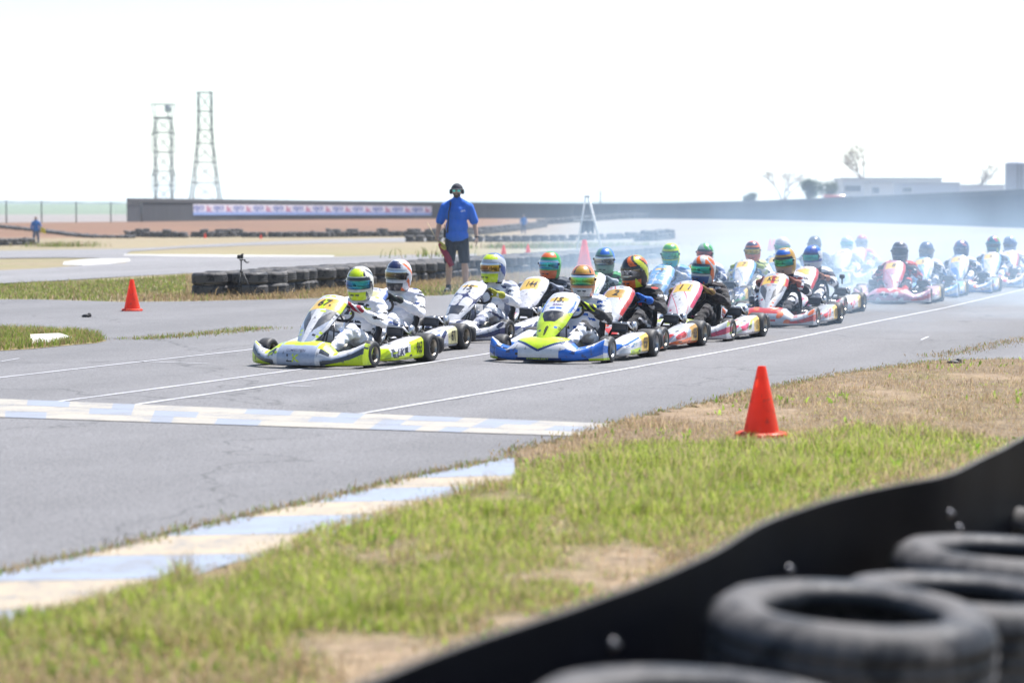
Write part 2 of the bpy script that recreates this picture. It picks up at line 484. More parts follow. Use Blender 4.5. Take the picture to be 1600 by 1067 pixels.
KERB_OUT = [(-420, 1000), (-60, 916), (0, 902), (149, 869), (292, 833), (400, 808), (502, 786), (605, 760), (661, 746), (779, 723)]
KERB_IN = [(-420, 1085), (-60, 985), (0, 965), (77, 955), (138, 935), (230, 911), (287, 892), (359, 878), (441, 855), (487, 830), (564, 811), (636, 793), (733, 768), (803, 755)]
VERGE_EDGE = [(803, 735), (800, 716), (840, 703), (900, 690), (960, 671), (1000, 660), (1100, 637), (1200, 613), (1320, 589), (1400, 577), (1480, 567), (1600, 565), (1900, 556), (2600, 520)]
main_px = KERB_OUT + VERGE_EDGE[1:]
pts = [px(u, v) for u, v in main_px]
pts += [(38, 60), (45, 84)]
pts += [px(u, v) for u, v in ((1600, 388), (1400, 388), (1250, 391), (1150, 397), (1075, 406), (1010, 416), (930, 431), (840, 444), (760, 455), (690, 462), (560, 465), (430, 468), (300, 471), (190, 472), (60, 468), (-120, 468), (-420, 470))]
sheet('asphalt_track', pts, 0.004, M_ASPH, kind='structure')

# far tracks on the left and across the infield
def px_sheet(name, pxs, z, mat, **kw): return sheet(name, [px(u, v) for u, v in pxs], z, mat, **kw)
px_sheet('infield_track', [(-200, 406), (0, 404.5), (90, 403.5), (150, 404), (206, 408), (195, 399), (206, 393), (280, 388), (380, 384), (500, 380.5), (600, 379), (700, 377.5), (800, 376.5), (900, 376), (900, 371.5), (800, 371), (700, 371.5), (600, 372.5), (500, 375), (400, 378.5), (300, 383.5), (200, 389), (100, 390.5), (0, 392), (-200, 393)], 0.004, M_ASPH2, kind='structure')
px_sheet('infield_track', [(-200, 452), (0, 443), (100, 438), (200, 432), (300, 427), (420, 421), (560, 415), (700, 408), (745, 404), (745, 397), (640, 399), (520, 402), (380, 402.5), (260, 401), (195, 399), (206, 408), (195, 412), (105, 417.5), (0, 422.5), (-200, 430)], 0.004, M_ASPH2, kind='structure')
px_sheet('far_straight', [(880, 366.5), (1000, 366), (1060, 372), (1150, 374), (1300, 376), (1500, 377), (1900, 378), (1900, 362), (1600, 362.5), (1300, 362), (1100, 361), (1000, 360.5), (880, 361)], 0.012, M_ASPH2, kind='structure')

# white kerbs of the infield corner
def kerb(name, outer, inner, n, mats, label, cat, h=0.03, group=None):
    o = resample(np.array([px(*p) for p in outer]), 0.05); i = resample(np.array([px(*p) for p in inner]), 0.05)
    root = empty(name, (*o[0], 0), label=label, cat=cat, group=group)
    ts = np.linspace(0, 1, n + 1)
    for k in range(n):
        mb = MB(); sub = 6; top = []
        for j in range(sub + 1):
            t = ts[k] + (ts[k + 1] - ts[k]) * (j / sub * 0.994 + 0.003)
            for L, s in ((o, 0), (i, 1)):
                q = L[min(int(t * (len(L) - 1)), len(L) - 1)]; top.append((q[0], q[1], s))
        V = []; Fs = []
        for (x, y, s) in top:
            zb = float(base_g(y)); V.append((x, y, zb + 0.007 + (0.004 if s == 0 else h)))
        nb = len(V)
        for (x, y, s) in top: V.append((x, y, float(base_g(y)) - 0.01))
        for j in range(sub):
            a = 2 * j; Fs.append((a, a + 2, a + 3, a + 1))
            Fs.append((a, nb + a, nb + a + 2, a + 2)); Fs.append((a + 1, a + 3, nb + a + 3, nb + a + 1))
        Fs.append((0, 1, nb + 1, nb)); e = 2 * sub; Fs.append((e, nb + e, nb + e + 1, e + 1))
        V = [(x - o[0][0], y - o[0][1], z) for x, y, z in V]
        me = mesh_from(V, Fs, False); bm = bmesh.new(); bm.from_mesh(me); bmesh.ops.recalc_face_normals(bm, faces=bm.faces); bm.to_mesh(me); bm.free()
        put('kerb_block', me, mats[k % len(mats)], root)
    return root
def near_kerb():
    root = empty('painted_kerb', (0, 0, 0), label='flat track kerb painted in blue and cream blocks beside the green verge', cat='kerb')
    uo = lambda v: float(np.interp(v, [p[1] for p in KERB_OUT[::-1]], [p[0] for p in KERB_OUT[::-1]])); ui = lambda v: float(np.interp(v, [p[1] for p in KERB_IN[::-1]], [p[0] for p in KERB_IN[::-1]]))
    rows = [722.5, 751, 768, 790, 813, 843, 876, 916, 966, 1030]
    for k in range(len(rows) - 1):
        L = []; Rr = []
        for j in range(9):
            v = rows[k] + (rows[k + 1] - rows[k]) * (j / 8 * .985 + .0075); L.append(px(uo(v), v)); Rr.append(px(ui(v) + np.interp(v, [722, 755, 800, 1000], [0, 4, 50, 90]), v))
        V = [(*p, .012) for p in L] + [(*p, .026) for p in Rr] + [(*p, -.02) for p in L] + [(*p, -.02) for p in Rr]; Fs = []
        for j in range(8): Fs += [(j, j + 1, 9 + j + 1, 9 + j), (18 + j, 18 + j + 1, j + 1, j), (9 + j, 9 + j + 1, 27 + j + 1, 27 + j)]
        Fs += [(0, 9, 27, 18), (8, 26, 35, 17)]
        me = mesh_from(V, Fs, False); bm = bmesh.new(); bm.from_mesh(me); bmesh.ops.recalc_face_normals(bm, faces=bm.faces); bm.to_mesh(me); bm.free()
        put('kerb_block', me, (M_KBLUE, M_KCREAM)[k % 2], root)
near_kerb()
kerb('painted_kerb', [(98, 414.5), (150, 415.5), (206, 408.5)], [(100, 412), (140, 407), (206, 406.5)], 3, [M_KWHITE], 'short white kerb at the tip of the grass island', 'kerb', 0.05)
kerb('painted_kerb', [(192, 400.5), (330, 401.8), (525, 401.5)], [(195, 398.6), (330, 399.3), (525, 400.6)], 6, [M_KWHITE], 'long thin white kerb along the infield corner', 'kerb', 0.03)

# painted lines
def stripe(line_px, w, label, mat=M_LINE, w2=None):
    P = resample(np.array([px(*p) for p in line_px]), 0.25)
    T = np.gradient(P, axis=0); T /= np.linalg.norm(T, axis=1)[:, None]; Nn = np.c_[-T[:, 1], T[:, 0]]
    V = []; Fs = []
    for k, (p, n) in enumerate(zip(P, Nn)):
        ww = w * (0.85 + 0.3 * random.random())
        V += [(*(p + n * ww / 2), 0.008), (*(p - n * ww / 2), 0.008)]
    for k in range(len(P) - 1): Fs.append((2*k, 2*k+1, 2*k+3, 2*k+2))
    put('lane_line', mesh_from(V, Fs, False), mat, kind='structure')
stripe([(560, 648.5), (700, 625.3), (850, 600), (1000, 573.7), (1120, 552), (1240, 529.5), (1360, 505), (1480, 481), (1600, 452.5), (1680, 432)], 0.055, 'r')
stripe([(205, 634.5), (400, 606.5), (600, 578.5), (680, 566), (760, 554), (900, 528), (1100, 485)], 0.055, 'm')
stripe([(80, 630), (222, 611.5), (400, 587.5), (520, 571), (620, 556), (800, 522)], 0.05, 'l')
stripe([(-60, 598), (0, 591), (222, 565.8), (375, 549), (520, 530)], 0.045, 'f')
stripe([(220, 566), (290, 568), (342, 570)], 0.03, 'tick')
stripe([(0, 566), (34, 560)], 0.03, 'tick2')
stripe([(440, 604), (490, 605), (512, 605)], 0.03, 'tick3')
stripe([(1440, 532), (1453, 526)], 0.03, 'tick4')

# start line: pale blue and cream bars across the track
a0, a1 = np.array(px(-120, 620)), np.array(px(968, 664.5)); b0, b1 = np.array(px(-120, 650)), np.array(px(905, 684))
start = empty('start_line', (0, 0, 0)); start['kind'] = 'structure'
NB = 30
for k in range(NB):
    for r in range(3):
        t0, t1 = k / NB, (k + 1) / NB
        s0, s1 = r / 3 + 0.003, (r + 1) / 3 - 0.003
        q = [(1-s) * ((1-t) * a0 + t * a1) + s * ((1-t) * b0 + t * b1) for t, s in ((t0, s0), (t1, s0), (t1, s1), (t0, s1))]
        me = mesh_from([(p[0], p[1], 0.0085) for p in q], [(3, 2, 1, 0)], False)
        put('painted_block', me, M_SCREAM if math.sin(k * 1.9 + r * 1.3) + .8 * math.sin(k * .7 - r * 2.2) > -.35 else M_SBLUE, start)

# ------------------------------------------------------------------ the near verge
def inside(P, poly):
    x, y = P[:, 0], P[:, 1]; n = len(poly); r = np.zeros(len(P), bool); j = n - 1
    for i in range(n):
        xi, yi = poly[i]; xj, yj = poly[j]
        c = ((yi > y) != (yj > y)) & (x < (xj - xi) * (y - yi) / (yj - yi + 1e-12) + xi); r ^= c; j = i
    return r
BARRIER_TOP = [(440, 1120), (560, 1067), (700, 1014), (900, 945), (1020, 905), (1100, 868), (1180, 823), (1230, 801), (1300, 778), (1400, 757), (1480, 740), (1545, 712), (1600, 683), (1720, 640), (1900, 600)]
BAR_H = 0.70
def bar_pt(u, v): y = (CAM_H - BAR_H) * F_PX / (v - H_ROW); return (at(u, y), y)
BAR_LINE = catmull([bar_pt(*p) for p in BARRIER_TOP], 8)
verge_poly = [px(u, v + np.interp(v, [755, 860, 1000], [3, 11, 18])) for u, v in KERB_IN[:]] + [px(u, v) for u, v in VERGE_EDGE] + [(30, 2), (-8, 1.5)]
def green_amt(x, y):
    n = fbm(x * 0.9, y * 0.9, 21, 4); n2 = fbm(x * 0.35 + 9, y * 0.35, 5, 3)
    tu = 800 + x / np.maximum(y, 1) * F_PX; tv = H_ROW + CAM_H / np.maximum(y, 1) * F_PX
    e = np.interp(tu, [p[0] for p in VERGE_EDGE[1:]], [p[1] for p in VERGE_EDGE[1:]])
    edge = smooth01(6, 44 + 26 * n2, tv - e) * np.where(tu > 790, 1, 0) + np.where(tu > 790, 0, 1)
    bl = np.interp(x, BAR_LINE[:, 0], BAR_LINE[:, 1])                       # bare earth runs along the barrier
    bare = smooth01(3.2, 5.2, y - bl)
    g = smooth01(0.43, 0.57, n * 0.65 + n2 * 0.35 + 0.0 + 0.10 * smooth01(1000, 200, tu))
    kin = np.interp(tu, [p[0] for p in KERB_IN], [p[1] for p in KERB_IN]); ke = np.where(tu < 800, smooth01(4, 38, tv - kin + 14 * (n - .5)), 1)
    g = g * (1 - .9 * smooth01(.585, .74, fbm(x * 2.1 + 7, y * 1.0, 133, 5)))
    return np.clip(g * (0.06 + 0.94 * edge) * (0.22 + 0.78 * bare) * (.25 + .75 * ke) + 0.10 * bare * edge, 0, 1)
def patchy(x, y): return smooth01(.585, .74, fbm(x * 2.1 + 7, y * 1.0, 133, 5))          # trodden bare spots
def verge():
    st = 0.11
    xs = np.arange(-7, 11, st); ys = np.arange(2.5, 27, st)
    X, Y = np.meshgrid(xs, ys)
    P = np.c_[X.ravel(), Y.ravel()]
    X2 = P[:, 0] + (fbm(P[:, 0] * 3, P[:, 1] * 3, 3) - .5) * 0.10; Y2 = P[:, 1] + (fbm(P[:, 0] * 3, P[:, 1] * 3, 8) - .5) * 0.2
    Z = 0.010 + 0.028 * fbm(X2 * 1.6, Y2 * 1.6, 4) * 1.0
    V = np.c_[X2, Y2, Z]
    nx = len(xs); idx = np.arange(len(P)).reshape(len(ys), nx)
    Fq = np.c_[idx[:-1, :-1].ravel(), idx[:-1, 1:].ravel(), idx[1:, 1:].ravel(), idx[1:, :-1].ravel()]
    c = P[Fq].mean(1); Fq = Fq[inside(c, verge_poly)]
    g = green_amt(V[:, 0], V[:, 1])[:, None]
    n = fbm(V[:, 0] * 5, V[:, 1] * 5, 31)[:, None]
    earth = np.array([0.28, 0.205, 0.15]); straw = np.array([0.25, 0.18, 0.10]); gr = np.array([0.13, 0.15, 0.045])
    base = (earth * n + straw * (1 - n)) * (0.78 + 0.34 * patchy(V[:, 0], V[:, 1]))[:, None]
    cols = base * (1 - 0.75 * g) + gr * 0.75 * g
    me = quick_mesh(V, Fq, 4, True, cols)
    m = attr_mat('verge_soil', 0.95, var=0.5, vscale=14, bumps=0.8, bdist=0.02, bscale=45, spec=0.2)
    put('verge_ground', me, m, kind='structure')
verge()

def blades(name, P, h, w, cols, lean=0.5, label=None, zoff=0.0, cat='grass'):
    """P (n,2|3) roots, h,w (n,), cols (n,3): one mesh of bent blades"""
    n = len(P); a = rng.uniform(0, 2 * np.pi, n); la = rng.uniform(0, 2 * np.pi, n); ln = rng.uniform(0.1, 1, n) * lean
    z0 = P[:, 2] if P.shape[1] > 2 else np.full(n, zoff)
    wx, wy = np.cos(a) * w / 2, np.sin(a) * w / 2; lx, ly = np.cos(la) * ln * h, np.sin(la) * ln * h
    V = np.zeros((n, 5, 3))
    V[:, 0] = np.c_[P[:, 0] - wx, P[:, 1] - wy, z0]; V[:, 1] = np.c_[P[:, 0] + wx, P[:, 1] + wy, z0]
    V[:, 2] = np.c_[P[:, 0] + wx * .8 + lx * .35, P[:, 1] + wy * .8 + ly * .35, z0 + h * .6]; V[:, 3] = np.c_[P[:, 0] - wx * .8 + lx * .35, P[:, 1] - wy * .8 + ly * .35, z0 + h * .6]
    V[:, 4] = np.c_[P[:, 0] + lx, P[:, 1] + ly, z0 + h * np.sqrt(np.maximum(0.15, 1 - ln ** 2 * .6))]
    b = (np.arange(n) * 5)[:, None]
    T = np.concatenate([b + [0, 1, 2], b + [0, 2, 3], b + [3, 2, 4]]).reshape(-1, 3)
    me = quick_mesh(V.reshape(-1, 3), T, 3, False, np.repeat(cols, 5, axis=0))
    return put(name, me, M_GRASS, label=label, cat=cat, kind='stuff')

def verge_grass():
    n = 640000
    y = np.exp(rng.uniform(math.log(4.5), math.log(27), n)); x = rng.uniform(-0.26, 0.26, n) * y
    keep = rng.uniform(0, 1, n) < np.minimum(1, (y / 10) ** 1.5)
    P = np.c_[x, y][keep]
    P = P[inside(P, verge_poly)]
    bl = np.interp(P[:, 0], BAR_LINE[:, 0], BAR_LINE[:, 1]); P = P[P[:, 1] > bl - 0.2]
    g = green_amt(P[:, 0], P[:, 1])
    r = rng.uniform(0, 1, len(P)); cov = 1 - patchy(P[:, 0], P[:, 1]); k = r < np.clip(.05 + (.60 + .35 * g) * cov, 0, 1); P = P[k]; g = g[k]
    dry = rng.uniform(0, 1, len(P)) > (0.10 + 0.66 * g)
    h = (0.020 + .028 * (dry & (rng.uniform(0, 1, len(P)) > .5)) + 0.05 * g * rng.uniform(0.4, 1.25, len(P))) * np.where(dry, 0.9, 1)
    h *= 1 + 0.8 * (fbm(P[:, 0] * 2.2, P[:, 1] * 2.2, 77) > 0.66)
    w = rng.uniform(0.0025, 0.006, len(P))
    q = rng.uniform(0, 1, len(P))[:, None]
    gc = np.array([0.19, 0.28, 0.03]) * (1 - q) + np.array([0.56, 0.62, 0.13]) * q
    dc = np.array([0.34, 0.22, 0.12]) * (1 - q) + np.array([0.62, 0.48, 0.30]) * q
    c = np.where(dry[:, None], dc, gc)
    blades('verge_grass', P, h, w, c, 0.9, 'short patchy green and straw grass on the verge beside the kerb', 0.012)
    # broad leaves of the low weeds
    W = P[rng.choice(len(P), 7000)]; W = W[fbm(W[:, 0] * 1.3, W[:, 1] * 1.3, 50) > 0.56]
    cc = rng.uniform(0, 1, len(W))[:, None]
    blades('verge_weeds', W, rng.uniform(0.03, 0.075, len(W)), rng.uniform(0.012, 0.026, len(W)), np.array([0.18, 0.32, 0.03]) * (1 - cc) + np.array([0.40, 0.52, 0.09]) * cc, 1.0, 'bright green broad-leaved weeds scattered through the verge grass', 0.012, 'weeds')
verge_grass()

def along(line_px, n, spread, seed=1):
    L = resample(np.array([px(*p) for p in line_px]), 0.05)
    i = rng.integers(0, len(L), n); return L[i] + rng.normal(0, 1, (n, 2)) * np.array(spread)
def tuft_cols(n, green):
    q = rng.uniform(0, 1, n)[:, None]; d = rng.uniform(0, 1, n) > green
    gc = np.array([0.13, 0.20, 0.03]) * (1 - q) + np.array([0.27, 0.33, 0.06]) * q
    dc = np.array([0.27, 0.18, 0.09]) * (1 - q) + np.array([0.42, 0.32, 0.18]) * q
    return np.where(d[:, None], dc, gc)
# grass island at the left with its pale slab
isl = [(-200, 524), (0, 516), (60, 517), (118, 519), (150, 525), (166, 533), (150, 537), (100, 541), (50, 546), (0, 549), (-200, 552)]
M_ISL = attr_mat('island_soil', 0.95, var=0.5, vscale=6, bumps=0.6, bdist=0.02)
ip = [px(*p) for p in isl]
o_ = sheet('grass_island', ip, 0.008, M_ISL, kind='structure'); paint(o_.data, np.tile((0.30, 0.24, 0.12), (len(o_.data.polygons), 1)))
P_ = np.c_[rng.uniform(-9, -4, 60000), rng.uniform(24, 31, 60000)]; P_ = P_[inside(P_, ip)]
slab_px = [(44, 527), (92, 525), (112, 531), (80, 539), (50, 541)]
sp = [px(*p) for p in slab_px]; P_ = P_[~inside(P_, sp)]
hh = rng.uniform(0.03, 0.11, len(P_)) * (0.4 + fbm(P_[:, 0] * 2, P_[:, 1] * 2, 12))
blades('island_grass', P_, hh, rng.uniform(0.004, 0.01, len(P_)), tuft_cols(len(P_), 0.62), 0.8, 'green and yellow grass tufts on the small island in the asphalt', 0.01)
m_ = MB(); m_.add([(*p, 0.006) for p in sp] + [(*p, 0.035) for p in sp], [tuple(range(5, 10))[::-1]] + [(i, (i+1) % 5, 5 + (i+1) % 5, 5 + i) for i in range(5)], (0.55, 0.53, 0.48))
me_ = auto_sharp(m_.mesh(False)); put('concrete_slab', me_, M_PLAIN, label='pale worn concrete slab lying in the small grass island', cat='slab')
# weeds in the asphalt seams and along the edges
def seam(line_px, n, spread, hmax, green, label, name='seam_grass'):
    P = along(line_px, n, spread); blades(name, P, rng.uniform(0.01, hmax, len(P)), rng.uniform(0.003, 0.009, len(P)), tuft_cols(len(P), green), 0.9, label, 0.004)
seam([(215, 531), (270, 527), (360, 519), (410, 513)], 1800, (0.16, 0.10), 0.05, 0.5, 'low grass growing in the asphalt seam beside the lime and white kart')
seam([(1455, 559), (1500, 552), (1540, 543), (1575, 535), (1640, 525)], 1100, (0.10, 0.12), 0.04, 0.15, 'dry weeds in the asphalt crack beyond the verge')
seam(KERB_OUT, 2600, (0.05, 0.05), 0.05, 0.35, 'thin dry grass fringe along the track side of the blue and cream kerb')
seam([(p[0], p[1] + np.interp(p[1], [755, 860, 1000], [4, 13, 22])) for p in KERB_IN], 9000, (0.08, 0.10), 0.035, 0.35, 'brown grass fringe overhanging the verge side of the painted kerb')
seam(VERGE_EDGE[1:12], 11000, (0.07, 0.18), 0.035, 0.2, 'straw fringe where the verge meets the asphalt')
# mid-distance grass strip and the straw by the tyre wall
strip = [px(u, v) for u, v in ((-120, 468), (60, 468), (190, 472), (300, 471), (430, 468), (560, 465), (690, 462), (760, 455), (840, 444), (930, 431), (1010, 416), (1040, 404), (1000, 402), (800, 420), (600, 437), (440, 450), (300, 430), (200, 437), (100, 441), (-120, 449))]
P_ = np.c_[rng.uniform(-13, 7, 190000), rng.uniform(37, 75, 190000)]; P_ = P_[inside(P_, strip)]
u_ = 800 + P_[:, 0] / P_[:, 1] * F_PX; v_ = H_ROW + CAM_H / P_[:, 1] * F_PX
gfrac = np.where(u_ < 290, 0.75 - 0.6 * smooth01(455, 466, v_) * smooth01(140, 200, u_), 0.12 + 0.5 * smooth01(440, 455, v_) * smooth01(600, 680, u_) * smooth01(800, 740, u_))
q_ = rng.uniform(0, 1, len(P_))[:, None]; d_ = rng.uniform(0, 1, len(P_)) > gfrac
c_ = np.where(d_[:, None], np.array([0.28, 0.19, 0.10]) * (1 - q_) + np.array([0.42, 0.32, 0.20]) * q_, np.array([0.15, 0.20, 0.04]) * (1 - q_) + np.array([0.30, 0.33, 0.09]) * q_)
blades('roadside_grass', P_, rng.uniform(0.03, 0.10, len(P_)), rng.uniform(0.008, 0.02, len(P_)), c_, 0.8, 'strip of straw and green grass between the track and the infield', -0.01)
P_ = along([(300, 466), (440, 464), (560, 452), (700, 441), (800, 433), (900, 423), (1000, 409)], 16000, (0.5, 0.55)); P_ = np.c_[P_, base_g(P_[:, 1]) - 0.01]
blades('straw_grass', P_, rng.uniform(0.03, 0.13, len(P_)) * (1 + .8 * (rng.uniform(0, 1, len(P_)) > .93)), rng.uniform(0.006, 0.014, len(P_)), tuft_cols(len(P_), 0.05), 0.9, 'dry straw coloured grass along the foot of the tyre wall')
P_ = np.vstack([along([(85, 386), (115, 385)], 500, (1.0, 1.0)), along([(800, 388), (1000, 387)], 2600, (1.5, 2.0)), along([(655, 404), (690, 400)], 60, (0.5, 0.5))])
P_ = np.c_[P_, base_g(P_[:, 1])]
blades('infield_weeds', P_, rng.uniform(0.1, 0.42, len(P_)), rng.uniform(0.02, 0.05, len(P_)), tuft_cols(len(P_), 0.7) * 0.8, 0.7, 'clumps of taller weeds standing in the dry infield grass', cat='weeds')
# ------------------------------------------------------------------ text as flat print
_TXT = {}
def text_shape(s, bold=0.012, shear=0.0):
    """outline-filled text, height of capitals ~1, centred: verts (n,2) and faces"""
    key = (s, bold, shear)
    if key not in _TXT:
        cu = bpy.data.curves.new('t', 'FONT'); cu.body = s; cu.size = 1.4; cu.resolution_u = 3; cu.offset = bold; cu.shear = shear
        o = bpy.data.objects.new('t', cu); COL.objects.link(o)
        dg = bpy.context.evaluated_depsgraph_get(); dg.update()
        me = bpy.data.meshes.new_from_object(o.evaluated_get(dg))
        V = np.array([v.co[:2] for v in me.vertices]) if len(me.vertices) else np.zeros((1, 2))
        Fs = [tuple(p.vertices) for p in me.polygons]
        bpy.data.objects.remove(o); bpy.data.curves.remove(cu); bpy.data.meshes.remove(me)
        V = V - [(V[:, 0].min() + V[:, 0].max()) / 2, (V[:, 1].min() + V[:, 1].max()) / 2]
        _TXT[key] = (V, Fs)
    return _TXT[key]
def decal(name, s, fn, c, size, col, parent, sx=1.0, bold=0.012, shear=0.0, mat=None):
    """fn(a,b) in metres on the surface -> point slightly proud of it"""
    V, Fs = text_shape(s, bold, shear)
    P = [tuple(fn(c[0] + a * size * sx, c[1] + b * size)) for a, b in V]
    return put(name, mesh_from(P, Fs, False, [col] * len(Fs)), mat or M_DECAL, parent)

# ------------------------------------------------------------------ boundary wall of panels
m_wall, nt, b = new_mat('stained_wall_panel')
oi = N(nt, 'ShaderNodeObjectInfo')
n1 = noise(nt, 1.2, 5, 0.6, stretch=(1, 1, 0.25)); n2 = noise(nt, 9, 4, 0.6, stretch=(1, 1, 0.05))
c = mixc(nt, n1, (0.032, 0.036, 0.048), (0.058, 0.062, 0.075))
c = mixc(nt, 1.0, c, ramp(nt, n2, [(0.3, 0.7), (0.7, 1.15)]), 'MULTIPLY')
c = mixc(nt, 1.0, c, ramp(nt, oi.outputs['Random'], [(0, 0.82), (1, 1.12)]), 'MULTIPLY')
nt.links.new(c, b.inputs['Base Color']); b.inputs['Roughness'].default_value = 0.85
WL = resample(WALL_LINE[8:], 3.0)
def wall_top(u): return float(np.interp(u, [222, 450, 680, 900, 1050, 1200, 1400, 1600, 1750], [310, 313, 316, 318, 317.2, 313, 305, 296, 289]))
pan = MB(); W_ = 2.98
prof = []
for k in range(11):                                            # shallow vertical boards
    x0 = -W_ / 2 + W_ * k / 11 + 0.008; x1 = -W_ / 2 + W_ * (k + 1) / 11 - 0.008
    pan.box(((x0 + x1) / 2, 0.0, 1.0), (x1 - x0, 0.05 + 0.02 * (k % 2), 2.0))
pan.box((0, 0.05, 1.0), (W_, 0.06, 2.0))
pan_me = pan.mesh(False); pan_me.materials.append(m_wall)
rail = MB(); rail.box((0, 0.0, 0.15), (2.995, 0.16, 0.30)); rail.box((0, -0.03, -0.02), (2.995, 0.16, 0.05))
m_rail, nt, b = new_mat('wall_cap_rail')
nt.links.new(mixc(nt, noise(nt, 0.8, 5), (0.05, 0.052, 0.06), (0.085, 0.086, 0.092)), b.inputs['Base Color']); b.inputs['Roughness'].default_value = 0.8
rail_me = rail.mesh(False); rail_me.materials.append(m_rail)
wall_root = empty('boundary_wall', (WL[0][0], WL[0][1], 0), label='long dark grey panelled boundary wall curving round the far end of the track', cat='wall')
WALLSEG = []
for k in range(len(WL) - 1):
    a, c2 = WL[k], WL[k + 1]; mid = (a + c2) / 2; ang = math.atan2(c2[1] - a[1], c2[0] - a[0])
    u = 800 + mid[0] / mid[1] * F_PX
    if u > 1720: break
    top = zat(wall_top(u), mid[1]); g0 = float(ground(mid[0], mid[1])) - 0.15
    for nm, me, z, sz in (('wall_panel', pan_me, g0, (top - 0.30 - g0) / 2.0), ('cap_rail', rail_me, top - 0.30, 1.0)):
        o = put(nm, me, None, wall_root, (mid[0] - WL[0][0], mid[1] - WL[0][1], z), ang); o.scale = (1, 1, sz)
    WALLSEG.append((u, mid, ang, top, g0))
# sponsor banner with its repeated mark
M_BAN = attr_mat('banner_vinyl', 0.6, var=0.1, vscale=1)
ban = [(u, m, a, t) for (u, m, a, t, g) in WALLSEG if 296 < u < 680]
bl0 = np.array([at(302, 243.5), 243.5])
u0b, u1b = 302, 674
def ban_pt(s, h):
    """s 0..1 along the banner, h metres up from its lower edge"""
    u = u0b + (u1b - u0b) * s
    us = [w[0] for w in WALLSEG]; X = np.interp(u, us, [w[1][0] for w in WALLSEG]); Y = np.interp(u, us, [w[1][1] for w in WALLSEG])
    T = np.interp(u, us, [w[3] for w in WALLSEG])
    return Vector((X + 0.06, Y - 0.16, T - 0.52 - 1.12 + h))
root = empty('sponsor_banner', tuple(ban_pt(0, 0)), label='long pale sponsor banner with a repeated blue and red mark on the dark wall', cat='banner')
r0 = Vector(ban_pt(0, 0))
mb = MB()
mb.grid(lambda i, j: ban_pt(i, j * 1.12) - r0, 60, 12, lambda i, j: (0.20, 0.30, 0.58) if j < 0.22 else ((0.42, 0.44, 0.62) if j < 0.45 else (0.62, 0.58, 0.64)), flip=True)
mb.grid(lambda i, j: ban_pt(i, j * 1.12) - r0 + Vector((0, 0.03, 0)), 60, 1, lambda i, j: (0.4, 0.4, 0.45))
mb.build('banner_sheet', M_BAN, root)
for k in range(12):
    for s_, col_, off in (('qo', (0.10, 0.13, 0.36), -0.55), ('k', (0.42, 0.10, 0.20), 0.85)):
        cx = (k + 0.5) / 12
        L_ = 72.0 / 1.0
        V, Fs = text_shape(s_, 0.05)
        P = [tuple(ban_pt(cx + (off + a * 0.95) * 2.0 / 62.0, 0.66 + b_ * 0.62) - r0 + Vector((0, -0.02, 0))) for a, b_ in V]
        put('mark', mesh_from(P, Fs, False, [col_] * len(Fs)), M_DECAL, root)

# ------------------------------------------------------------------ chain link fence at the far left
fence = empty('chain_link_fence', (at(225, 226), 226, 0), label='tall chain link fence on steel posts along the far field', cat='fence')
fr = Vector((at(225, 226), 226, 0))
FP = [Vector((at(u, Y), Y, 0)) for u, Y in ((-96, 203), (-43, 207), (11, 211), (66, 215), (120, 219), (174, 223), (222, 226))]
FT = [313, 313.5, 314, 315, 316, 317, 317.5]
for p, vt in zip(FP, FT):
    g0 = float(ground(p.x, p.y)); z1 = zat(vt, p.y)
    mb = MB(); mb.tube([p - fr + Vector((0, 0, g0 - 0.2)), p - fr + Vector((0, 0, z1))], 0.055, 8, (0.10, 0.11, 0.11)); mb.ball(p - fr + Vector((0, 0, z1)), 0.075, 8, (0.10, 0.11, 0.11))
    mb.build('post', M_METAL, fence)
m_mesh, nt, b = new_mat('chain_link_wire')
b.inputs['Base Color'].default_value = (0.25, 0.26, 0.27, 1); b.inputs['Metallic'].default_value = 0.7; b.inputs['Roughness'].default_value = 0.5
for k in range(len(FP) - 1):
    mb = MB(); a, c2 = FP[k] - fr, FP[k + 1] - fr; za, zb = zat(FT[k], FP[k].y), zat(FT[k + 1], FP[k + 1].y)
    ga = float(ground(FP[k].x, FP[k].y)); gb = float(ground(FP[k + 1].x, FP[k + 1].y))
    mb.tube([a + Vector((0, 0, za - .05)), c2 + Vector((0, 0, zb - .05))], 0.025, 6)
    nW = 44
    def P3(s, t): return a.lerp(c2, s) + Vector((0, 0, (ga + (za - ga) * t) * (1 - s) + (gb + (zb - gb) * t) * s))
    for i in range(-16, nW):
        for dr in (1, -1):
            s0 = i / nW; s1 = s0 + 16 / nW
            t0, t1 = 0.0, 1.0
            if s0 < 0: t0 = -s0 * nW / 16; s0 = 0
            if s1 > 1: t1 = 1 - (s1 - 1) * nW / 16; s1 = 1
            if t1 <= t0: continue
            q0, q1 = (P3(s0, t0), P3(s1, t1)) if dr == 1 else (P3(1 - s0, t0), P3(1 - s1, t1))
            mb.tube([q0, q1], 0.0035, 3, cap=False)
    mb.build('wire_mesh', m_mesh, fence)

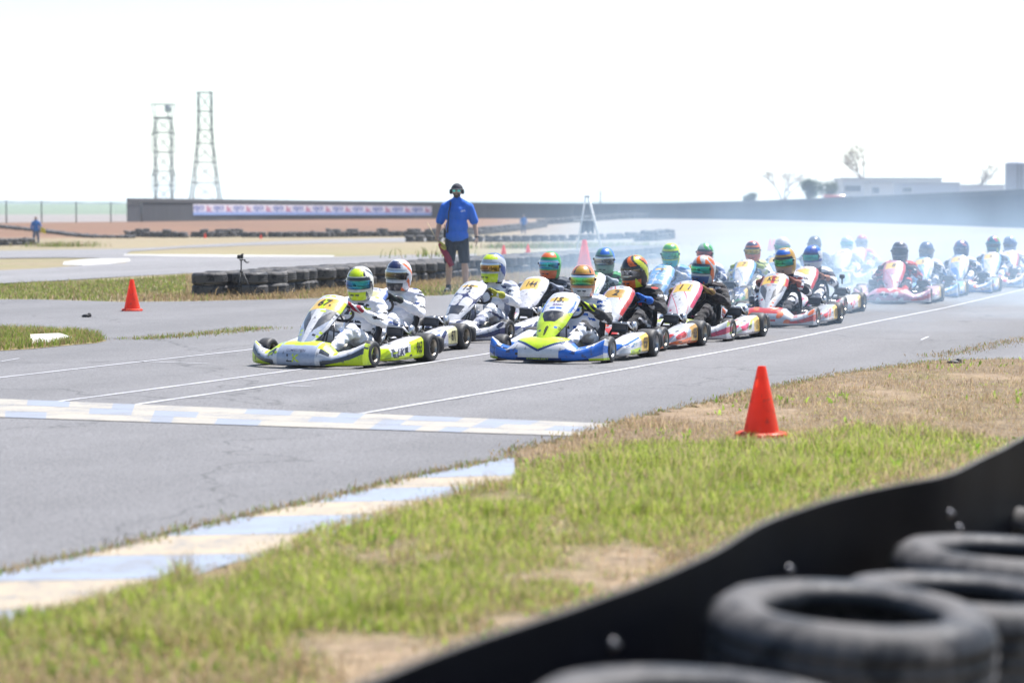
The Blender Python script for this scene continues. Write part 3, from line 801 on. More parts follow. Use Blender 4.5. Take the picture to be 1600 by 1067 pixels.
# ------------------------------------------------------------------ lattice pylons and wires
def pylon(u, Y, levels, label, arms=None, top_basket=False, wl=0.10):
    """levels: (v, half_width)"""
    X = at(u, Y); z0 = float(ground(X, Y)); root = empty('lattice_tower', (X, Y, z0), label=label, cat='tower')
    g = (0.035, 0.048, 0.05); Z = [zat(v, Y) - z0 for v, _ in levels]; Wd = [w for _, w in levels]
    Z = [-0.3] + Z; Wd = [Wd[0] + (Wd[0] - Wd[1]) * 0.6] + Wd
    for sx, sy in ((-1, -1), (1, -1), (1, 1), (-1, 1)):
        mb = MB(); mb.tube([(sx * w, sy * w, z) for z, w in zip(Z, Wd)], wl * 1.25, 6, g); mb.build('leg', M_METAL2, root)
    mb = MB(); dm = MB()
    for k in range(len(Z)):
        w = Wd[k]; cs = [(-w, -w), (w, -w), (w, w), (-w, w)]
        for i in range(4):
            a, c2 = cs[i], cs[(i + 1) % 4]
            if k > 0: mb.tube([(*a, Z[k]), (*c2, Z[k])], wl * 0.8, 5, g)
            if k > 0: mb.ball((*a, Z[k]), wl * 2.1, 6, g)
            if i == 3 and k > 0: mb.build('cross_beam', M_METAL2, root); mb = MB()
            if k < len(Z) - 1:
                w2 = Wd[k + 1]; cs2 = [(-w2, -w2), (w2, -w2), (w2, w2), (-w2, w2)]
                nsub = max(1, round((Z[k + 1] - Z[k]) / (2.2 * w)))
                for q in range(nsub):
                    f0, f1 = q / nsub, (q + 1) / nsub
                    def L(cA, cB, f): return (cA[0] + (cB[0] - cA[0]) * f, cA[1] + (cB[1] - cA[1]) * f, Z[k] + (Z[k + 1] - Z[k]) * f)
                    dm.tube([L(a, cs2[i], f0), L(c2, cs2[(i + 1) % 4], f1)], wl * 0.5, 4, g); dm.tube([L(c2, cs2[(i + 1) % 4], f0), L(a, cs2[i], f1)], wl * 0.5, 4, g)
    dm.build('diagonal_braces', M_METAL2, root)
    tips = []
    for (v, hw, drop) in (arms or []):
        z = zat(v, Y) - z0; k = min(range(len(Z)), key=lambda q: abs(Z[q] - z)); w = Wd[k]
        for s in (-1, 1):
            mb = MB(); mb.tube([(s * w, -w, z), (s * hw, 0, z - 0.6)], wl * .8, 5, g); mb.tube([(s * w, w, z), (s * hw, 0, z - 0.6)], wl * .8, 5, g); mb.tube([(s * w, 0, z + 2.4), (s * hw, 0, z - 0.6)], wl * .7, 5, g)
            mb.build('arm', M_METAL2, root)
            mi = MB(); mi.tube([(s * hw, 0, z - 0.6), (s * hw, 0, z - 0.6 - drop)], wl * 0.9, 5, (0.2, 0.22, 0.22)); mi.build('insulator', M_METAL2, root)
            tips.append((X + s * hw, Y, z0 + z - 0.6 - drop))
    if top_basket:
        zt = Z[-1]; w = Wd[-1]; mb = MB()
        for zz, ww in ((zt + 0.2, w), (zt + 3.0, w * 1.35)):
            cs = [(-ww, -ww), (ww, -ww), (ww, ww), (-ww, ww)]
            for i in range(4): mb.tube([(*cs[i], zz), (*cs[(i + 1) % 4], zz)], wl * .7, 5, g)
        for sx, sy in ((-1, -1), (1, -1), (1, 1), (-1, 1)): mb.tube([(sx * w, sy * w, zt), (sx * w * 1.35, sy * w * 1.35, zt + 3.0)], wl * .8, 5, g)
        mb.build('platform', M_METAL2, root)
        mb = MB(); mb.box((w * .75, -w * 1.2, zt + 2.0), (1.3, 0.3, 1.5), col=(0.35, 0.37, 0.38)); mb.tube([(w * .75, -w * 1.2, zt), (w * .75, -w * 1.2, zt + 1.4)], 0.12, 6, g); mb.build('antenna_panel', M_METAL2, root)
    else:
        mb = MB(); mb.tube([(Wd[-1] * .6, 0, Z[-1]), (Wd[-1] * .6, 0, Z[-1] + 2.4)], wl * .35, 4, g); mb.build('aerial', M_METAL2, root)
    return tips
M_METAL2 = attr_mat('galvanised_steel', 0.6, metallic=0.3, var=0.2, vscale=1)
PY = 520
tipsA = pylon(257, PY, [(318, 1.75), (290, 1.75), (268, 1.75), (238, 1.75), (208, 1.75), (186, 1.7)], 'shorter lattice tower with side arms and a square platform on top', arms=[(271, 2.55, 3.2), (208, 2.55, 3.6)], top_basket=True)
pylon(322, PY, [(318, 3.2), (286, 2.55), (254, 2.05), (225, 1.65), (204, 1.45), (175, 1.4), (146, 1.4)], 'taller tapering lattice tower with an open flat top')
def wire(name, a, b_, sag, label, r=0.022, grp=None):
    pts_ = [Vector(a).lerp(Vector(b_), t) - Vector((0, 0, sag * 4 * t * (1 - t))) for t in np.linspace(0, 1, 24)]
    mb = MB(); mb.tube(pts_, r, 4, (0.16, 0.17, 0.18)); mb.build(name, M_PLAIN, None, label=label, cat='wire', group=grp)
for k, t in enumerate(tipsA):
    lv = 'lower' if k < 2 else 'upper'
    wire('power_line', t, (at(-260, 620), 620, zat(303 if k < 2 else 285, 620)), 1.2, f'thin power line running from the {lv} arms of the shorter tower over the green field', grp=f'{lv} wires over the field')
    if k >= 2: wire('power_line', t, (at(1420, 700) + k, 700, zat(268, 700)), 3.0, 'thin power line running from the upper arms of the shorter tower over the wall', grp='wires over the wall')

# ------------------------------------------------------------------ buildings behind the wall
def cabin(u0, u1, vt, Y, depth, col, label, windows=(), roof=(0.5, 0.5, 0.5), lean=0.0):
    x0, x1 = at(u0, Y), at(u1, Y); zt = zat(vt, Y); zb = float(ground((x0 + x1) / 2, Y)) - 0.2
    root = empty('site_building', ((x0 + x1) / 2, Y, zb), label=label, cat='building')
    h = zt - zb; w = x1 - x0
    mb = MB(); mb.box((0, depth / 2, h / 2), (w, depth, h), col=col, bevel=0.05); mb.build('wall', M_PLAIN, root, smooth=False)
    mb = MB(); mb.box((0, depth / 2, h + 0.08), (w + 0.3, depth + 0.3, 0.16), col=roof); mb.build('roof', M_PLAIN, root, smooth=False)
    for (f, vz, ww, wh) in windows:
        mb = MB(); mb.box((-w / 2 + f * w, -0.02, zat(vz, Y) - zb), (ww, 0.08, wh), col=(0.12, 0.14, 0.17)); wo = mb.build('window', M_PAINT, root, smooth=False)
        mb = MB()
        for sx in (-1, 1): mb.box((-w / 2 + f * w + sx * ww / 2, -0.05, zat(vz, Y) - zb), (0.08, 0.1, wh + 0.1), col=(0.6, 0.6, 0.6)); mb.box((-w / 2 + f * w, -0.052, zat(vz, Y) - zb + sx * wh / 2), (ww + .12, 0.1, .08), col=(0.6, 0.6, 0.6))
        mb.build('frame', M_PLAIN, wo, smooth=False)
cabin(1316, 1470, 280, 330, 9, (0.66, 0.66, 0.66), 'long white site building with two windows behind the far wall', [(0.10, 295, 2.2, 0.8), (0.42, 297, 0.8, 1.2)])
cabin(1360, 1408, 286, 312, 6, (0.62, 0.60, 0.58), 'small off white cabin standing in front of the long white building', [(0.15, 298, 0.9, 0.8)])
cabin(1407, 1498, 287, 296, 6, (0.45, 0.47, 0.52), 'grey flat roofed container between the small cabin and the silo', [(0.1, 297, 1.2, 0.6)])
cabin(1490, 1568, 291, 300, 6, (0.60, 0.60, 0.62), 'low pale shed beside the silo', [])
X = at(1596, 250); mb = MB(); zb = float(ground(X, 250)) - .2; zt = zat(257, 250)
root = empty('storage_silo', (X, 250, zb), label='pale round ribbed storage silo rising above the far wall', cat='silo')
prof = [(0.0, 0), (1.8, 0)]
for k in range(14): prof += [(1.8, (zt - zb) * k / 14), (1.76, (zt - zb) * (k + .5) / 14)]
prof += [(1.8, zt - zb), (1.7, zt - zb + .15), (0.05, zt - zb + .5)]
mb.lathe(prof, 28, col=(0.45, 0.47, 0.52)); mb.build('drum', M_PLAIN, root)
mb = MB(); mb.box((-0.9, -1.75, (zt - zb) / 2), (0.08, 0.08, zt - zb), col=(0.3, 0.3, 0.32)); mb.box((-0.5, -1.85, (zt - zb) / 2), (0.08, 0.08, zt - zb), col=(0.3, 0.3, 0.32))
for k in range(16): mb.box((-0.7, -1.8, (zt - zb) * k / 16), (0.4, 0.05, 0.05), col=(0.3, 0.3, 0.32))
mb.build('ladder', M_PLAIN, root, smooth=False)
X = at(1302, 285); zb = float(ground(X, 285)); mb = MB(); mb.box((0, 0, zat(308, 285) - zb - 1.4), (2.2, 1.2, 2.8), col=(0.5, 0.06, 0.05), bevel=.1); mb.box((0, 0, zat(308, 285) - zb + .1), (2.5, 1.5, .25), col=(.55, .1, .08), bevel=.06)
put('fuel_cabinet', auto_sharp(mb.mesh()), M_PAINT, None, (X, 285, zb), label='small red cabinet showing over the wall beside the white building', cat='cabinet')
X = at(938, 335); zb = float(ground(X, 335)); mb = MB(); mb.tube([(0, 0, -.2), (0, 0, zat(297, 335) - zb)], [.14, .09], 8, (0.22, 0.23, 0.2)); mb.box((0, 0, zat(297, 335) - zb - .5), (.5, .1, .1), col=(.2, .2, .2))
put('wooden_pole', mb.mesh(), M_PLAIN, None, (X, 335, zb), label='thin lone pole behind the wall next to the step ladder', cat='pole')

# ------------------------------------------------------------------ trees behind the wall
def tree(u, Y, vtop, spread, bare, label, name, leafcol, seed, levels=5):
    R = random.Random(seed); X = at(u, Y); zb = float(ground(X, Y)); H = zat(vtop, Y) - zb
    root = empty(name, (X, Y, zb), label=label, cat='tree')
    wood = MB(); tips = []
    def grow(p, d, L, r, lv):
        q = p + d * L; mid = p.lerp(q, .5) + Vector((R.uniform(-1, 1), R.uniform(-1, 1), 0)) * L * .07
        wood.tube([p, mid, q], [r, r * .82, r * .64], 5 if lv < 2 else 4, (0.36, 0.32, 0.28) if bare else (0.16, 0.12, 0.09), cap=False)
        if lv >= 2: tips.append((q, lv)); tips.append((mid, lv))
        if lv >= levels: return
        for k in range(R.choice((2, 3, 3))):
            ax = Vector((R.uniform(-1, 1), R.uniform(-1, 1), R.uniform(-.3, .5))).normalized()
            nd = (d + ax * R.uniform(.45, .85) * spread * (1.25 if bare else 1) + Vector((0, 0, .12))).normalized()
            grow(q, nd, L * R.uniform(.62, .82), r * .62, lv + 1)
    grow(Vector((0, 0, -.2)), Vector((R.uniform(-.08, .08), 0, 1)).normalized(), H * (.20 if bare else .30), H * (.019 if bare else .028), 0)
    zmax = max(v[2] for v in wood.v); s = H / zmax
    wood.v = [(x * s, y * s, z * s if z > 0 else z) for x, y, z in wood.v]
    wood.build('trunk', M_PLAIN, root)
    n = 110 if bare else 3400
    T = [t for t in tips if t[1] >= 2]; P = np.array([tuple(R.choice(T)[0] * s) for _ in range(n)]) + rng.normal(0, 1, (n, 3)) * H * (.03 if bare else .06)
    q = rng.uniform(0, 1, (n, 1)); lf = np.array(leafcol) * (0.6 + 0.8 * q)
    ls = H * (.010 if bare else .022); V = np.zeros((n, 4, 3)); a = rng.normal(0, 1, (n, 3)); a /= np.linalg.norm(a, axis=1)[:, None]; b2 = np.cross(a, rng.normal(0, 1, (n, 3))); b2 /= np.linalg.norm(b2, axis=1)[:, None]
    for k, (i, j) in enumerate(((-1, 0), (0, -.6), (1, 0), (0, .6))): V[:, k] = P + ls * (i * a + j * b2)
    put('crown', quick_mesh(V.reshape(-1, 3), np.arange(n * 4).reshape(n, 4), 4, False, np.repeat(lf, 4, 0)), M_GRASS, root, kind='stuff')
tree(1358, 350, 226, 1.0, True, 'tall sparse bare tree behind the long white building', 'bare_tree', (0.20, 0.17, 0.09), 4, 6)
tree(1222, 330, 265, .9, True, 'slim bare tree left of the green bushy tree', 'bare_tree', (0.20, 0.17, 0.09), 9, 5)
tree(1512, 330, 250, 1.1, True, 'bare tree leaning between the white building and the silo', 'bare_tree', (0.20, 0.17, 0.09), 15, 5)
tree(1263, 310, 284, .9, False, 'small dense dark green tree behind the wall beside the red cabinet', 'bushy_tree', (0.035, 0.07, 0.025), 21, 4)
tree(1283, 318, 288, .9, False, 'looser olive green tree touching the dense dark green one', 'bushy_tree', (0.07, 0.09, 0.035), 25, 4)
tree(1180, 320, 304, 1.2, False, 'low scrubby shrub just showing over the far wall', 'shrub', (0.06, 0.08, 0.03), 31, 3)

# ------------------------------------------------------------------ car tyres
def tyre_mesh(R=0.325, w=0.215, seg=36, grooves=True):
    r = R; h = w / 2; prof = [(r * .60, -h * .70), (r * .62, -h * .88), (r * .72, -h), (r * .86, -h * .97), (r * .95, -h * .80), (r * .99, -h * .55)]
    if grooves:
        for g in (-.3, .0, .3): prof += [(r, (g - .12) * h * 1.1), (r * .975, (g - .06) * h * 1.1), (r * .975, (g + .06) * h * 1.1), (r, (g + .12) * h * 1.1)]
    else: prof += [(r, -h * .2), (r, h * .2)]
    prof += [(r * .99, h * .55), (r * .95, h * .80), (r * .86, h * .97), (r * .72, h), (r * .62, h * .88), (r * .60, h * .70), (r * .66, h * .5), (r * .88, h * .4), (r * .90, 0), (r * .88, -h * .4), (r * .66, -h * .5)]
    mb = MB(); mb.lathe(prof, seg, col=(0.016, 0.017, 0.021), closed=True)
    me = mb.mesh(); me.materials.append(M_OLDTYRE); return me
TY = [tyre_mesh(0.325, .215), tyre_mesh(0.305, .205), tyre_mesh(0.34, .225)]
def tyre(P, z, k, label, group, tilt=0.0, me=None):
    o = put('car_tyre', me or TY[k % 3], None, None, (P[0], P[1], z), label=label, cat='tyre', group=group)
    o.rotation_euler = (random.gauss(0, .02) + tilt, random.gauss(0, .02), random.uniform(0, 6.28)); return o
wall_px = [(327, 463), (412, 462.5), (470, 455), (530, 451), (600, 445), (690, 438), (760, 432), (850, 424), (950, 414.5), (1026, 405)]
TL = resample(np.array([px(*p) for p in wall_px]), 0.655)
TT = np.gradient(TL, axis=0); TT /= np.linalg.norm(TT, axis=1)[:, None]; TN = np.c_[-TT[:, 1], TT[:, 0]]      # away from the track
G_LO, G_UP, G_BL, G_BU = 'lower tyres of the tyre wall front row', 'upper tyres of the tyre wall front row', 'lower tyres of the tyre wall rear row', 'upper tyres of the tyre wall rear row'
for k in range(len(TL)):
    for row in range(2):
        p = TL[k] + TN[k] * (row * 0.60) + TT[k] * (row * .3) + rng.normal(0, .025, 2)
        g = float(base_g(p[1]))
        for lay in range(2):
            if row == 1 and lay == 0 and k % 3 == 0: pass
            tyre(p + rng.normal(0, .02, 2), g + 0.10 + .205 * lay, int(rng.integers(0, 3)), ('black car tyre in the %s layer of the tyre wall facing the karts' if row == 0 else 'black car tyre in the %s layer of the hidden second row of the tyre wall') % ('upper' if lay else 'lower'), ((G_LO, G_UP), (G_BL, G_BU))[row][lay])

# far tyre rows: too many and too small to tell apart
_fm = MB(); _fm.lathe([(.20, -.09), (.25, -.11), (.315, -.085), (.33, 0), (.315, .085), (.25, .11), (.20, .09), (.27, 0)], 14, col=(.03, .03, .035), closed=True); FT_ME = _fm.mesh()
tv = np.array([v.co[:] for v in FT_ME.vertices]); tf = np.array([p.vertices[:] for p in FT_ME.polygons])
def tyre_row(line_px, high, deep, label, name='tyre_row', jitter=.06, dz=0.0):
    L = resample(np.array([px(*p) for p in line_px]), .66); V = []; Fs = []; n = 0
    T = np.gradient(L, axis=0); T /= np.linalg.norm(T, axis=1)[:, None]
    for k, p in enumerate(L):
        for d in range(deep):
            hgt = high if isinstance(high, int) else high[k % len(high)]
            for l in range(hgt):
                q = p + np.array([-T[k][1], T[k][0]]) * d * .62 + rng.normal(0, jitter, 2)
                a = rng.uniform(0, 6.28); ti = rng.normal(0, .10) if l == hgt - 1 else 0
                c, s = math.cos(a), math.sin(a); w = tv.copy(); w[:, 2] += w[:, 0] * ti
                w = np.c_[w[:, 0] * c - w[:, 1] * s, w[:, 0] * s + w[:, 1] * c, w[:, 2]] + [q[0], q[1], float(ground(q[0], q[1])) + .11 + .21 * l + dz]
                V.append(w); Fs.append(tf + n); n += len(tv)
    me = quick_mesh(np.vstack(V), np.vstack(Fs), 4, True); a = me.attributes.new('Col', 'FLOAT_COLOR', 'POINT')
    cc = np.ones((len(me.vertices), 4)); cc[:, :3] = (0.034, 0.036, 0.042); a.data.foreach_set('color', cc.ravel())
    put(name, me, M_OLDTYRE, None, label=label, cat='tyre row', kind='stuff')
tyre_row([(-60, 385), (0, 384), (50, 382.5)], 2, 1, 'stacked tyre row beside the distant person in the blue hoodie')
tyre_row([(-60, 368), (60, 370), (140, 372.5), (205, 372.5)], 1, 2, 'low single tyre row along the foot of the red earth bank')
tyre_row([(200, 371), (250, 371.5), (292, 371.5)], [2, 2, 3, 2], 2, 'heaped tyre row below the left end of the dark wall')
tyre_row([(304, 371), (340, 371), (376, 370)], [2, 3, 2, 2], 2, 'heaped tyre row under the start of the banner')
tyre_row([(383, 371), (440, 371), (495, 370.5)], [2, 2, 2], 2, 'even tyre row under the middle of the banner')
tyre_row([(503, 371), (560, 370), (640, 369.5), (690, 370.5)], [2, 2, 2, 3], 2, 'long tyre row under the right part of the banner')
tyre_row([(640, 378), (760, 378), (880, 377.5), (1000, 377)], 2, 1, 'long low tyre row edging the infield behind the step ladder')
tyre_row([(998, 381), (1020, 381), (1048, 379)], [2, 3, 3, 2], 2, 'tyre heap at the end of the long infield row')
tyre_row([(690, 369), (760, 366), (800, 362), (850, 358)], [2, 2, 3, 2], 2, 'tyre row curving away behind the flag marshal')
tyre_row([(850, 356), (950, 354.5), (1060, 353), (1200, 352), (1400, 352), (1640, 351)], 3, 2, 'long tyre row at the foot of the wall in the smoke')

# ------------------------------------------------------------------ foreground barrier and tyres
bar = empty('belt_barrier', (BAR_LINE[40][0], BAR_LINE[40][1], 0), label='black rubber belt barrier standing along the verge in front of stacked tyres', cat='barrier')
b0_ = Vector((BAR_LINE[40][0], BAR_LINE[40][1], 0))
BL = resample(BAR_LINE, .05); T = np.gradient(BL, axis=0); T /= np.linalg.norm(T, axis=1)[:, None]; NN = np.c_[T[:, 1], -T[:, 0]]
V = []; Fs = []
for k in range(len(BL)):
    wv = 0.006 * math.sin(k * .35) + .004 * math.sin(k * .13)
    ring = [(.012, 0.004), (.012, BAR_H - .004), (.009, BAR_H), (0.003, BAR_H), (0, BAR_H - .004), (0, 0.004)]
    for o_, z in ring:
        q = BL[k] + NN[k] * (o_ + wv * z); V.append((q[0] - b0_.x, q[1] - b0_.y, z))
for k in range(len(BL) - 1):
    for i in range(6): Fs.append((k*6+i, (k+1)*6+i, (k+1)*6+(i+1) % 6, k*6+(i+1) % 6))
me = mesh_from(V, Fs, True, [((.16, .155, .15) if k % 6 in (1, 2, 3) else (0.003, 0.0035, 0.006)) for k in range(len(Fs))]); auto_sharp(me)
M_BELT = attr_mat('rubber_belt', 0.5, spec=0.02, var=0.4, vscale=4, bumps=.15, bdist=.01, bscale=8)
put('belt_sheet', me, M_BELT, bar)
for u, zf in ((945, .62), (962, .50), (1480, .60), (1497, .52), (1230, .56)):
    k = int(np.argmin(np.abs(BL[:, 0] / BL[:, 1] - (u - 800) / F_PX))); q = BL[k] + NN[k] * .013; z = BAR_H * zf + .16
    mb = MB(); d = Vector((NN[k][0], NN[k][1], 0)); c = Vector((q[0] - b0_.x, q[1] - b0_.y, z)); mb.tube([c - d * .01, c + d * .004, c + d * .008], [.014, .014, .008], 12, (0.12, 0.12, 0.13)); mb.tube([c, c + d * .014], .006, 6, (.12, .12, .13)); mb.build('bolt', M_METAL, bar)
BIG = tyre_mesh(0.315, .215, 120)
_c = np.zeros(len(BIG.vertices) * 3); BIG.vertices.foreach_get('co', _c); _c = _c.reshape(-1, 3); _r = np.hypot(_c[:, 0], _c[:, 1]); _i = np.arange(len(_c)) // (len(_c) // 120)
_m = (_r > .29) & (_i % 3 == 0); _k = np.where(_m, .978, 1.0); _k = np.where((_r > .21) & (_r < .235) & (np.abs(_c[:, 2]) > .1), .985, _k); _c[:, :2] *= _k[:, None]; _c[:, 2] *= np.where((_r > .25) & (_r < .29), 1.02, 1.0); BIG.vertices.foreach_set('co', _c.ravel()); BIG.update()
def stack(u, v_top, w_px, n, label, tilt=0, R=.315):
    Y = 2 * R * F_PX / w_px; X = at(u, Y); zt = zat(v_top, Y)
    zs = [zt - .1075 - .212 * k for k in range(n)]; off = zs[-1] - .1075
    for k, z in enumerate(zs):
        o = put('car_tyre', BIG, None, None, (X + .015 * k, Y - .01 * k, z - off * (k / max(1, n - 1)) * 1.0), label=label % ('topmost', 'middle', 'lowest')[k if n == 3 else min(k, 2)], cat='tyre')
        o.rotation_euler = (tilt if k == 0 else 0, .05 if k == 0 else 0, k * 1.3); o.scale = (R / .315,) * 2 + (1,)
stack(1332, 945, 462, 3, 'worn car tyre, %s of the stack leaning lowest on one side beside the belt barrier', .04)
stack(1512, 922, 422, 3, 'grey dusty car tyre, %s of the stack between the two darker stacks')
stack(1576, 857, 366, 3, 'dark car tyre, %s of the stack against the bend of the belt barrier')
stack(1088, 1090, 566, 3, 'pale dusty car tyre, %s of the stack nearest the free end of the belt barrier')
stack(1690, 795, 290, 3, 'car tyre, %s of the stack furthest along the belt barrier')

# ------------------------------------------------------------------ cones
def cone_mesh(h=.46, r0=.115, base=.30):
    mb = MB(); OR = (0.95, 0.09, 0.03)
    mb.lathe([(r0, .028), (r0 * .985, .05), (h * .055 + .004, h - .012), (h * .055, h), (h * .04, h), (h * .038, h - .03)], 28, col=OR)
    ring = []
    for z, e in ((.0, 0), (.02, 0), (.03, -.012)):
        for k in range(8):
            s = base / 2 + e; c = .06
            p = [(s, -s + c), (s, s - c), (s - c, s), (-s + c, s), (-s, s - c), (-s, -s + c), (-s + c, -s), (s - c, -s)][k]; ring.append((*p, z))
    mb.add(ring, [(r * 8 + k, r * 8 + (k + 1) % 8, (r + 1) * 8 + (k + 1) % 8, (r + 1) * 8 + k) for r in range(2) for k in range(8)] + [tuple(range(16, 24)), tuple(range(7, -1, -1))], OR)
    me = auto_sharp(mb.mesh(), 30); me.materials.append(M_CONE); return me
CONE = cone_mesh()
def cone(u, v, hpx, label, rz=.3):
    X, Y = px(u, v); o = put('traffic_cone', CONE, None, None, (X, Y, float(base_g(Y)) + (.02 if Y < 20 else .006)), rz, label=label, cat='cone'); s = hpx * Y / F_PX / .46; o.scale = (s, s, s)
cone(1191, 687, 110, 'orange traffic cone standing in the grass verge', .5)
cone(206, 486, 49, 'orange traffic cone standing on the asphalt left of the tyre wall', .2)
cone(787, 404, 21, 'small orange cone behind the tyre wall nearer the flag marshal')
cone(825, 402, 20, 'small orange cone behind the tyre wall nearer the step ladder')
cone(913, 427, 52, 'tall orange cone standing behind the orange helmet driver')
cone(1203, 394, 20, 'hazy orange cone in the smoke, left one of the pair beside the white helmet')
cone(1209, 393, 19, 'hazy orange cone in the smoke, right one of the pair beside the white helmet')
cone(321, 372, 8, 'tiny far orange cone under the start of the banner')
cone(408, 373, 7, 'tiny far orange cone under the middle of the banner')

# ------------------------------------------------------------------ step ladder with a jacket
LY = 84.0; LX = at(927, LY); g0 = float(base_g(LY))
lad = empty('step_ladder', (LX, LY, g0), label='tall white aluminium step ladder standing open on the infield', cat='ladder')
ht = zat(306, LY) - g0; al = (0.72, 0.73, 0.74)
def lp(u, v, dy=0): return Vector((at(u, LY) - LX, dy, zat(v, LY) - g0))
T0 = lp(917, 308); FRr = lp(942, 392); FRl = lp(900, 392)
for s in (-1, 1):
    mb = MB(); A, B_ = T0 + Vector((.05, s * .13, 0)), Vector((FRr.x, s * .28, 0)); d = (B_ - A)
    mb.tube([A, B_], .035, 4, al); mb.build('front_rail', M_METAL3 if 'M_METAL3' in globals() else M_PLAIN, lad)
    mb = MB(); A2, B2 = T0 + Vector((-.05, s * .12, 0)), Vector((FRl.x, s * .26, 0)); mb.tube([A2, B2], .022, 4, al); mb.build('rear_rail', M_PLAIN, lad)
for k in range(6):
    t = (k + .7) / 6.6; c = (T0 + Vector((.05, 0, 0))).lerp(Vector((FRr.x, 0, 0)), t); wd = .26 + .30 * t
    mb = MB(); mb.box(c, (.09, wd, .03), col=al); mb.build('step', M_PLAIN, lad, smooth=False)
mb = MB(); mb.box(T0 + Vector((0, 0, .02)), (.20, .32, .05), col=(.2, .22, .26), bevel=.015); mb.build('top_cap', M_PLAIN, lad, smooth=False)
mb = MB(); zz = zat(344, LY) - g0; mb.tube([(at(896, LY) - LX, 0, zz), (at(928, LY) - LX, 0, zz)], .018, 6, al); mb.build('spreader', M_PLAIN, lad)
# the jacket hangs from the spreader bar
mb = MB(); jz = zat(345, LY); bw = .36
def jk(i, j):
    x = (i - .5) * bw * (1 - .15 * math.sin(j * 3)); return Vector((at(917, LY) + x, LY - .05 - .035 * math.sin(i * 9 + j * 2), jz - j * (.34 + .10 * abs(math.sin(i * 6.3 + .8)))))
mb.grid(jk, 24, 14, lambda i, j: (0.016, 0.016, 0.02)); mb.grid(lambda i, j: jk(i, j) + Vector((0, .10, 0)), 24, 14, lambda i, j: (0.016, 0.016, 0.02), flip=True)
for u in (909, 926): mb.cap((at(u, LY), LY - .04, jz - .05), (at(u, LY), LY - .02, jz - .40), .06, .045, 10, (0.016, 0.016, 0.02))
jk_me = mb.mesh(); put('hanging_jacket', jk_me, M_SHIRT, None, label='black jacket hanging from the step ladder', cat='jacket')

# ------------------------------------------------------------------ small camera on a tripod by the tyre wall
cx, cy = px(377, 466)
tri = empty('camera_tripod', (cx, cy, 0), label='small black camera tripod standing against the tyre wall', cat='tripod')
for k, (dx, dy) in enumerate(((-.06, -.10), (.22, -.05), (-.02, .16))):
    mb = MB(); mb.tube([(dx, dy, 0), (dx * .1, dy * .1, .44)], [.008, .011], 6, BLK); mb.ball((dx, dy, .008), .012, 6, BLK); mb.build('leg', M_PLAIN, tri)
mb = MB(); mb.tube([(0, 0, .36), (0, 0, .63)], .012, 8, BLK); mb.ball((0, 0, .44), .028, 8, BLK); mb.build('centre_column', M_PLAIN, tri)
mb = MB(); mb.box((.02, 0, .635), (.10, .04, .02), col=BLK); mb.tube([(.05, 0, .625), (.09, 0, .59), (.13, 0, .60)], .012, 6, BLK); mb.build('pan_handle', M_PLAIN, tri)
mb = MB(); mb.box((cx - .015, cy, .685), (.10, .05, .065), col=BLK, bevel=.01); mb.tube([(cx - .02, cy - .02, .685), (cx - .02, cy - .05, .685)], .02, 12, (.03, .03, .035)); mb.box((cx + .02, cy, .725), (.04, .03, .02), col=BLK)
put('small_camera', auto_sharp(mb.mesh()), M_PLAIN, None, label='small black video camera mounted on the tripod', cat='camera')
# scraps of rubber lying about
for (u, v, s, lb) in ((135, 496, .07, 'small dark rubber scrap lying on the asphalt near the grass island'), (1493, 571, .075, 'dark rubber lump lying at the edge of the verge')):
    x, y = px(u, v); mb = MB()
    mb.ball((0, 0, s * .25), (s, s * .6, s * .35), 8, BLK); mb.ball((s * .5, 0, s * .45), (s * .4, s * .35, s * .4), 7, BLK); mb.ball((-s * .6, s * .2, s * .15), (s * .5, s * .4, s * .2), 7, BLK)
    put('rubber_scrap', mb.mesh(), M_RUBBER, None, (x, y, 0.006), label=lb, cat='debris')
# ------------------------------------------------------------------ karts
RA = 1.04                      # wheelbase; kart frame: origin under the rear axle, forward = -Y, +X = driver's left
def fair_pt(s, t, back=0.0):
    a = abs(s); sg = 1 if s >= 0 else -1; e = min(a, 1.0)
    x = sg * (.585 * e + .02 * min(1, max(0, (a - 1) / .25)))
    yf = -1.50 + .23 * e ** 2.4
    zt = float(np.interp(a, [0, .26, .42, .60, .80, 1.0, 1.25], [.255, .25, .235, .155, .180, .240, .205]))
    dep = float(np.interp(a, [0, .42, .60, 1.0], [.25, .22, .13, .06]))
    if a > 1: yf += (a - 1) / .25 * .15
    p = [(yf + .03, .035), (yf - .025, .075), (yf + .01, zt * .97), (yf + dep, zt)]
    b = [(1-t)**3, 3*t*(1-t)**2, 3*t*t*(1-t), t**3]
    y = sum(b[i] * p[i][0] for i in range(4)); z = sum(b[i] * p[i][1] for i in range(4))
    if a > .85: y += .02 * t
    return Vector((x * (1 - .02 * back), y + .018 * back, z - .008 * back))
def panel_pt(l, a, off=0.0):
    """number panel: l 0..1 upwards, a -1..1 across"""
    w = float(np.interp(l, [0, .12, .35, .7, .92, 1], [.050, .095, .150, .178, .170, .150]))
    cy = -1.37 + .60 * l; cz = .215 + .45 * l + .035 * math.sin(math.pi * l)
    n = Vector((0, -.66, .75)); th = a * 1.25
    return Vector((w * math.sin(th) / math.sin(1.25), cy, cz)) - n * (w * .62 * (1 - math.cos(th))) + n * off
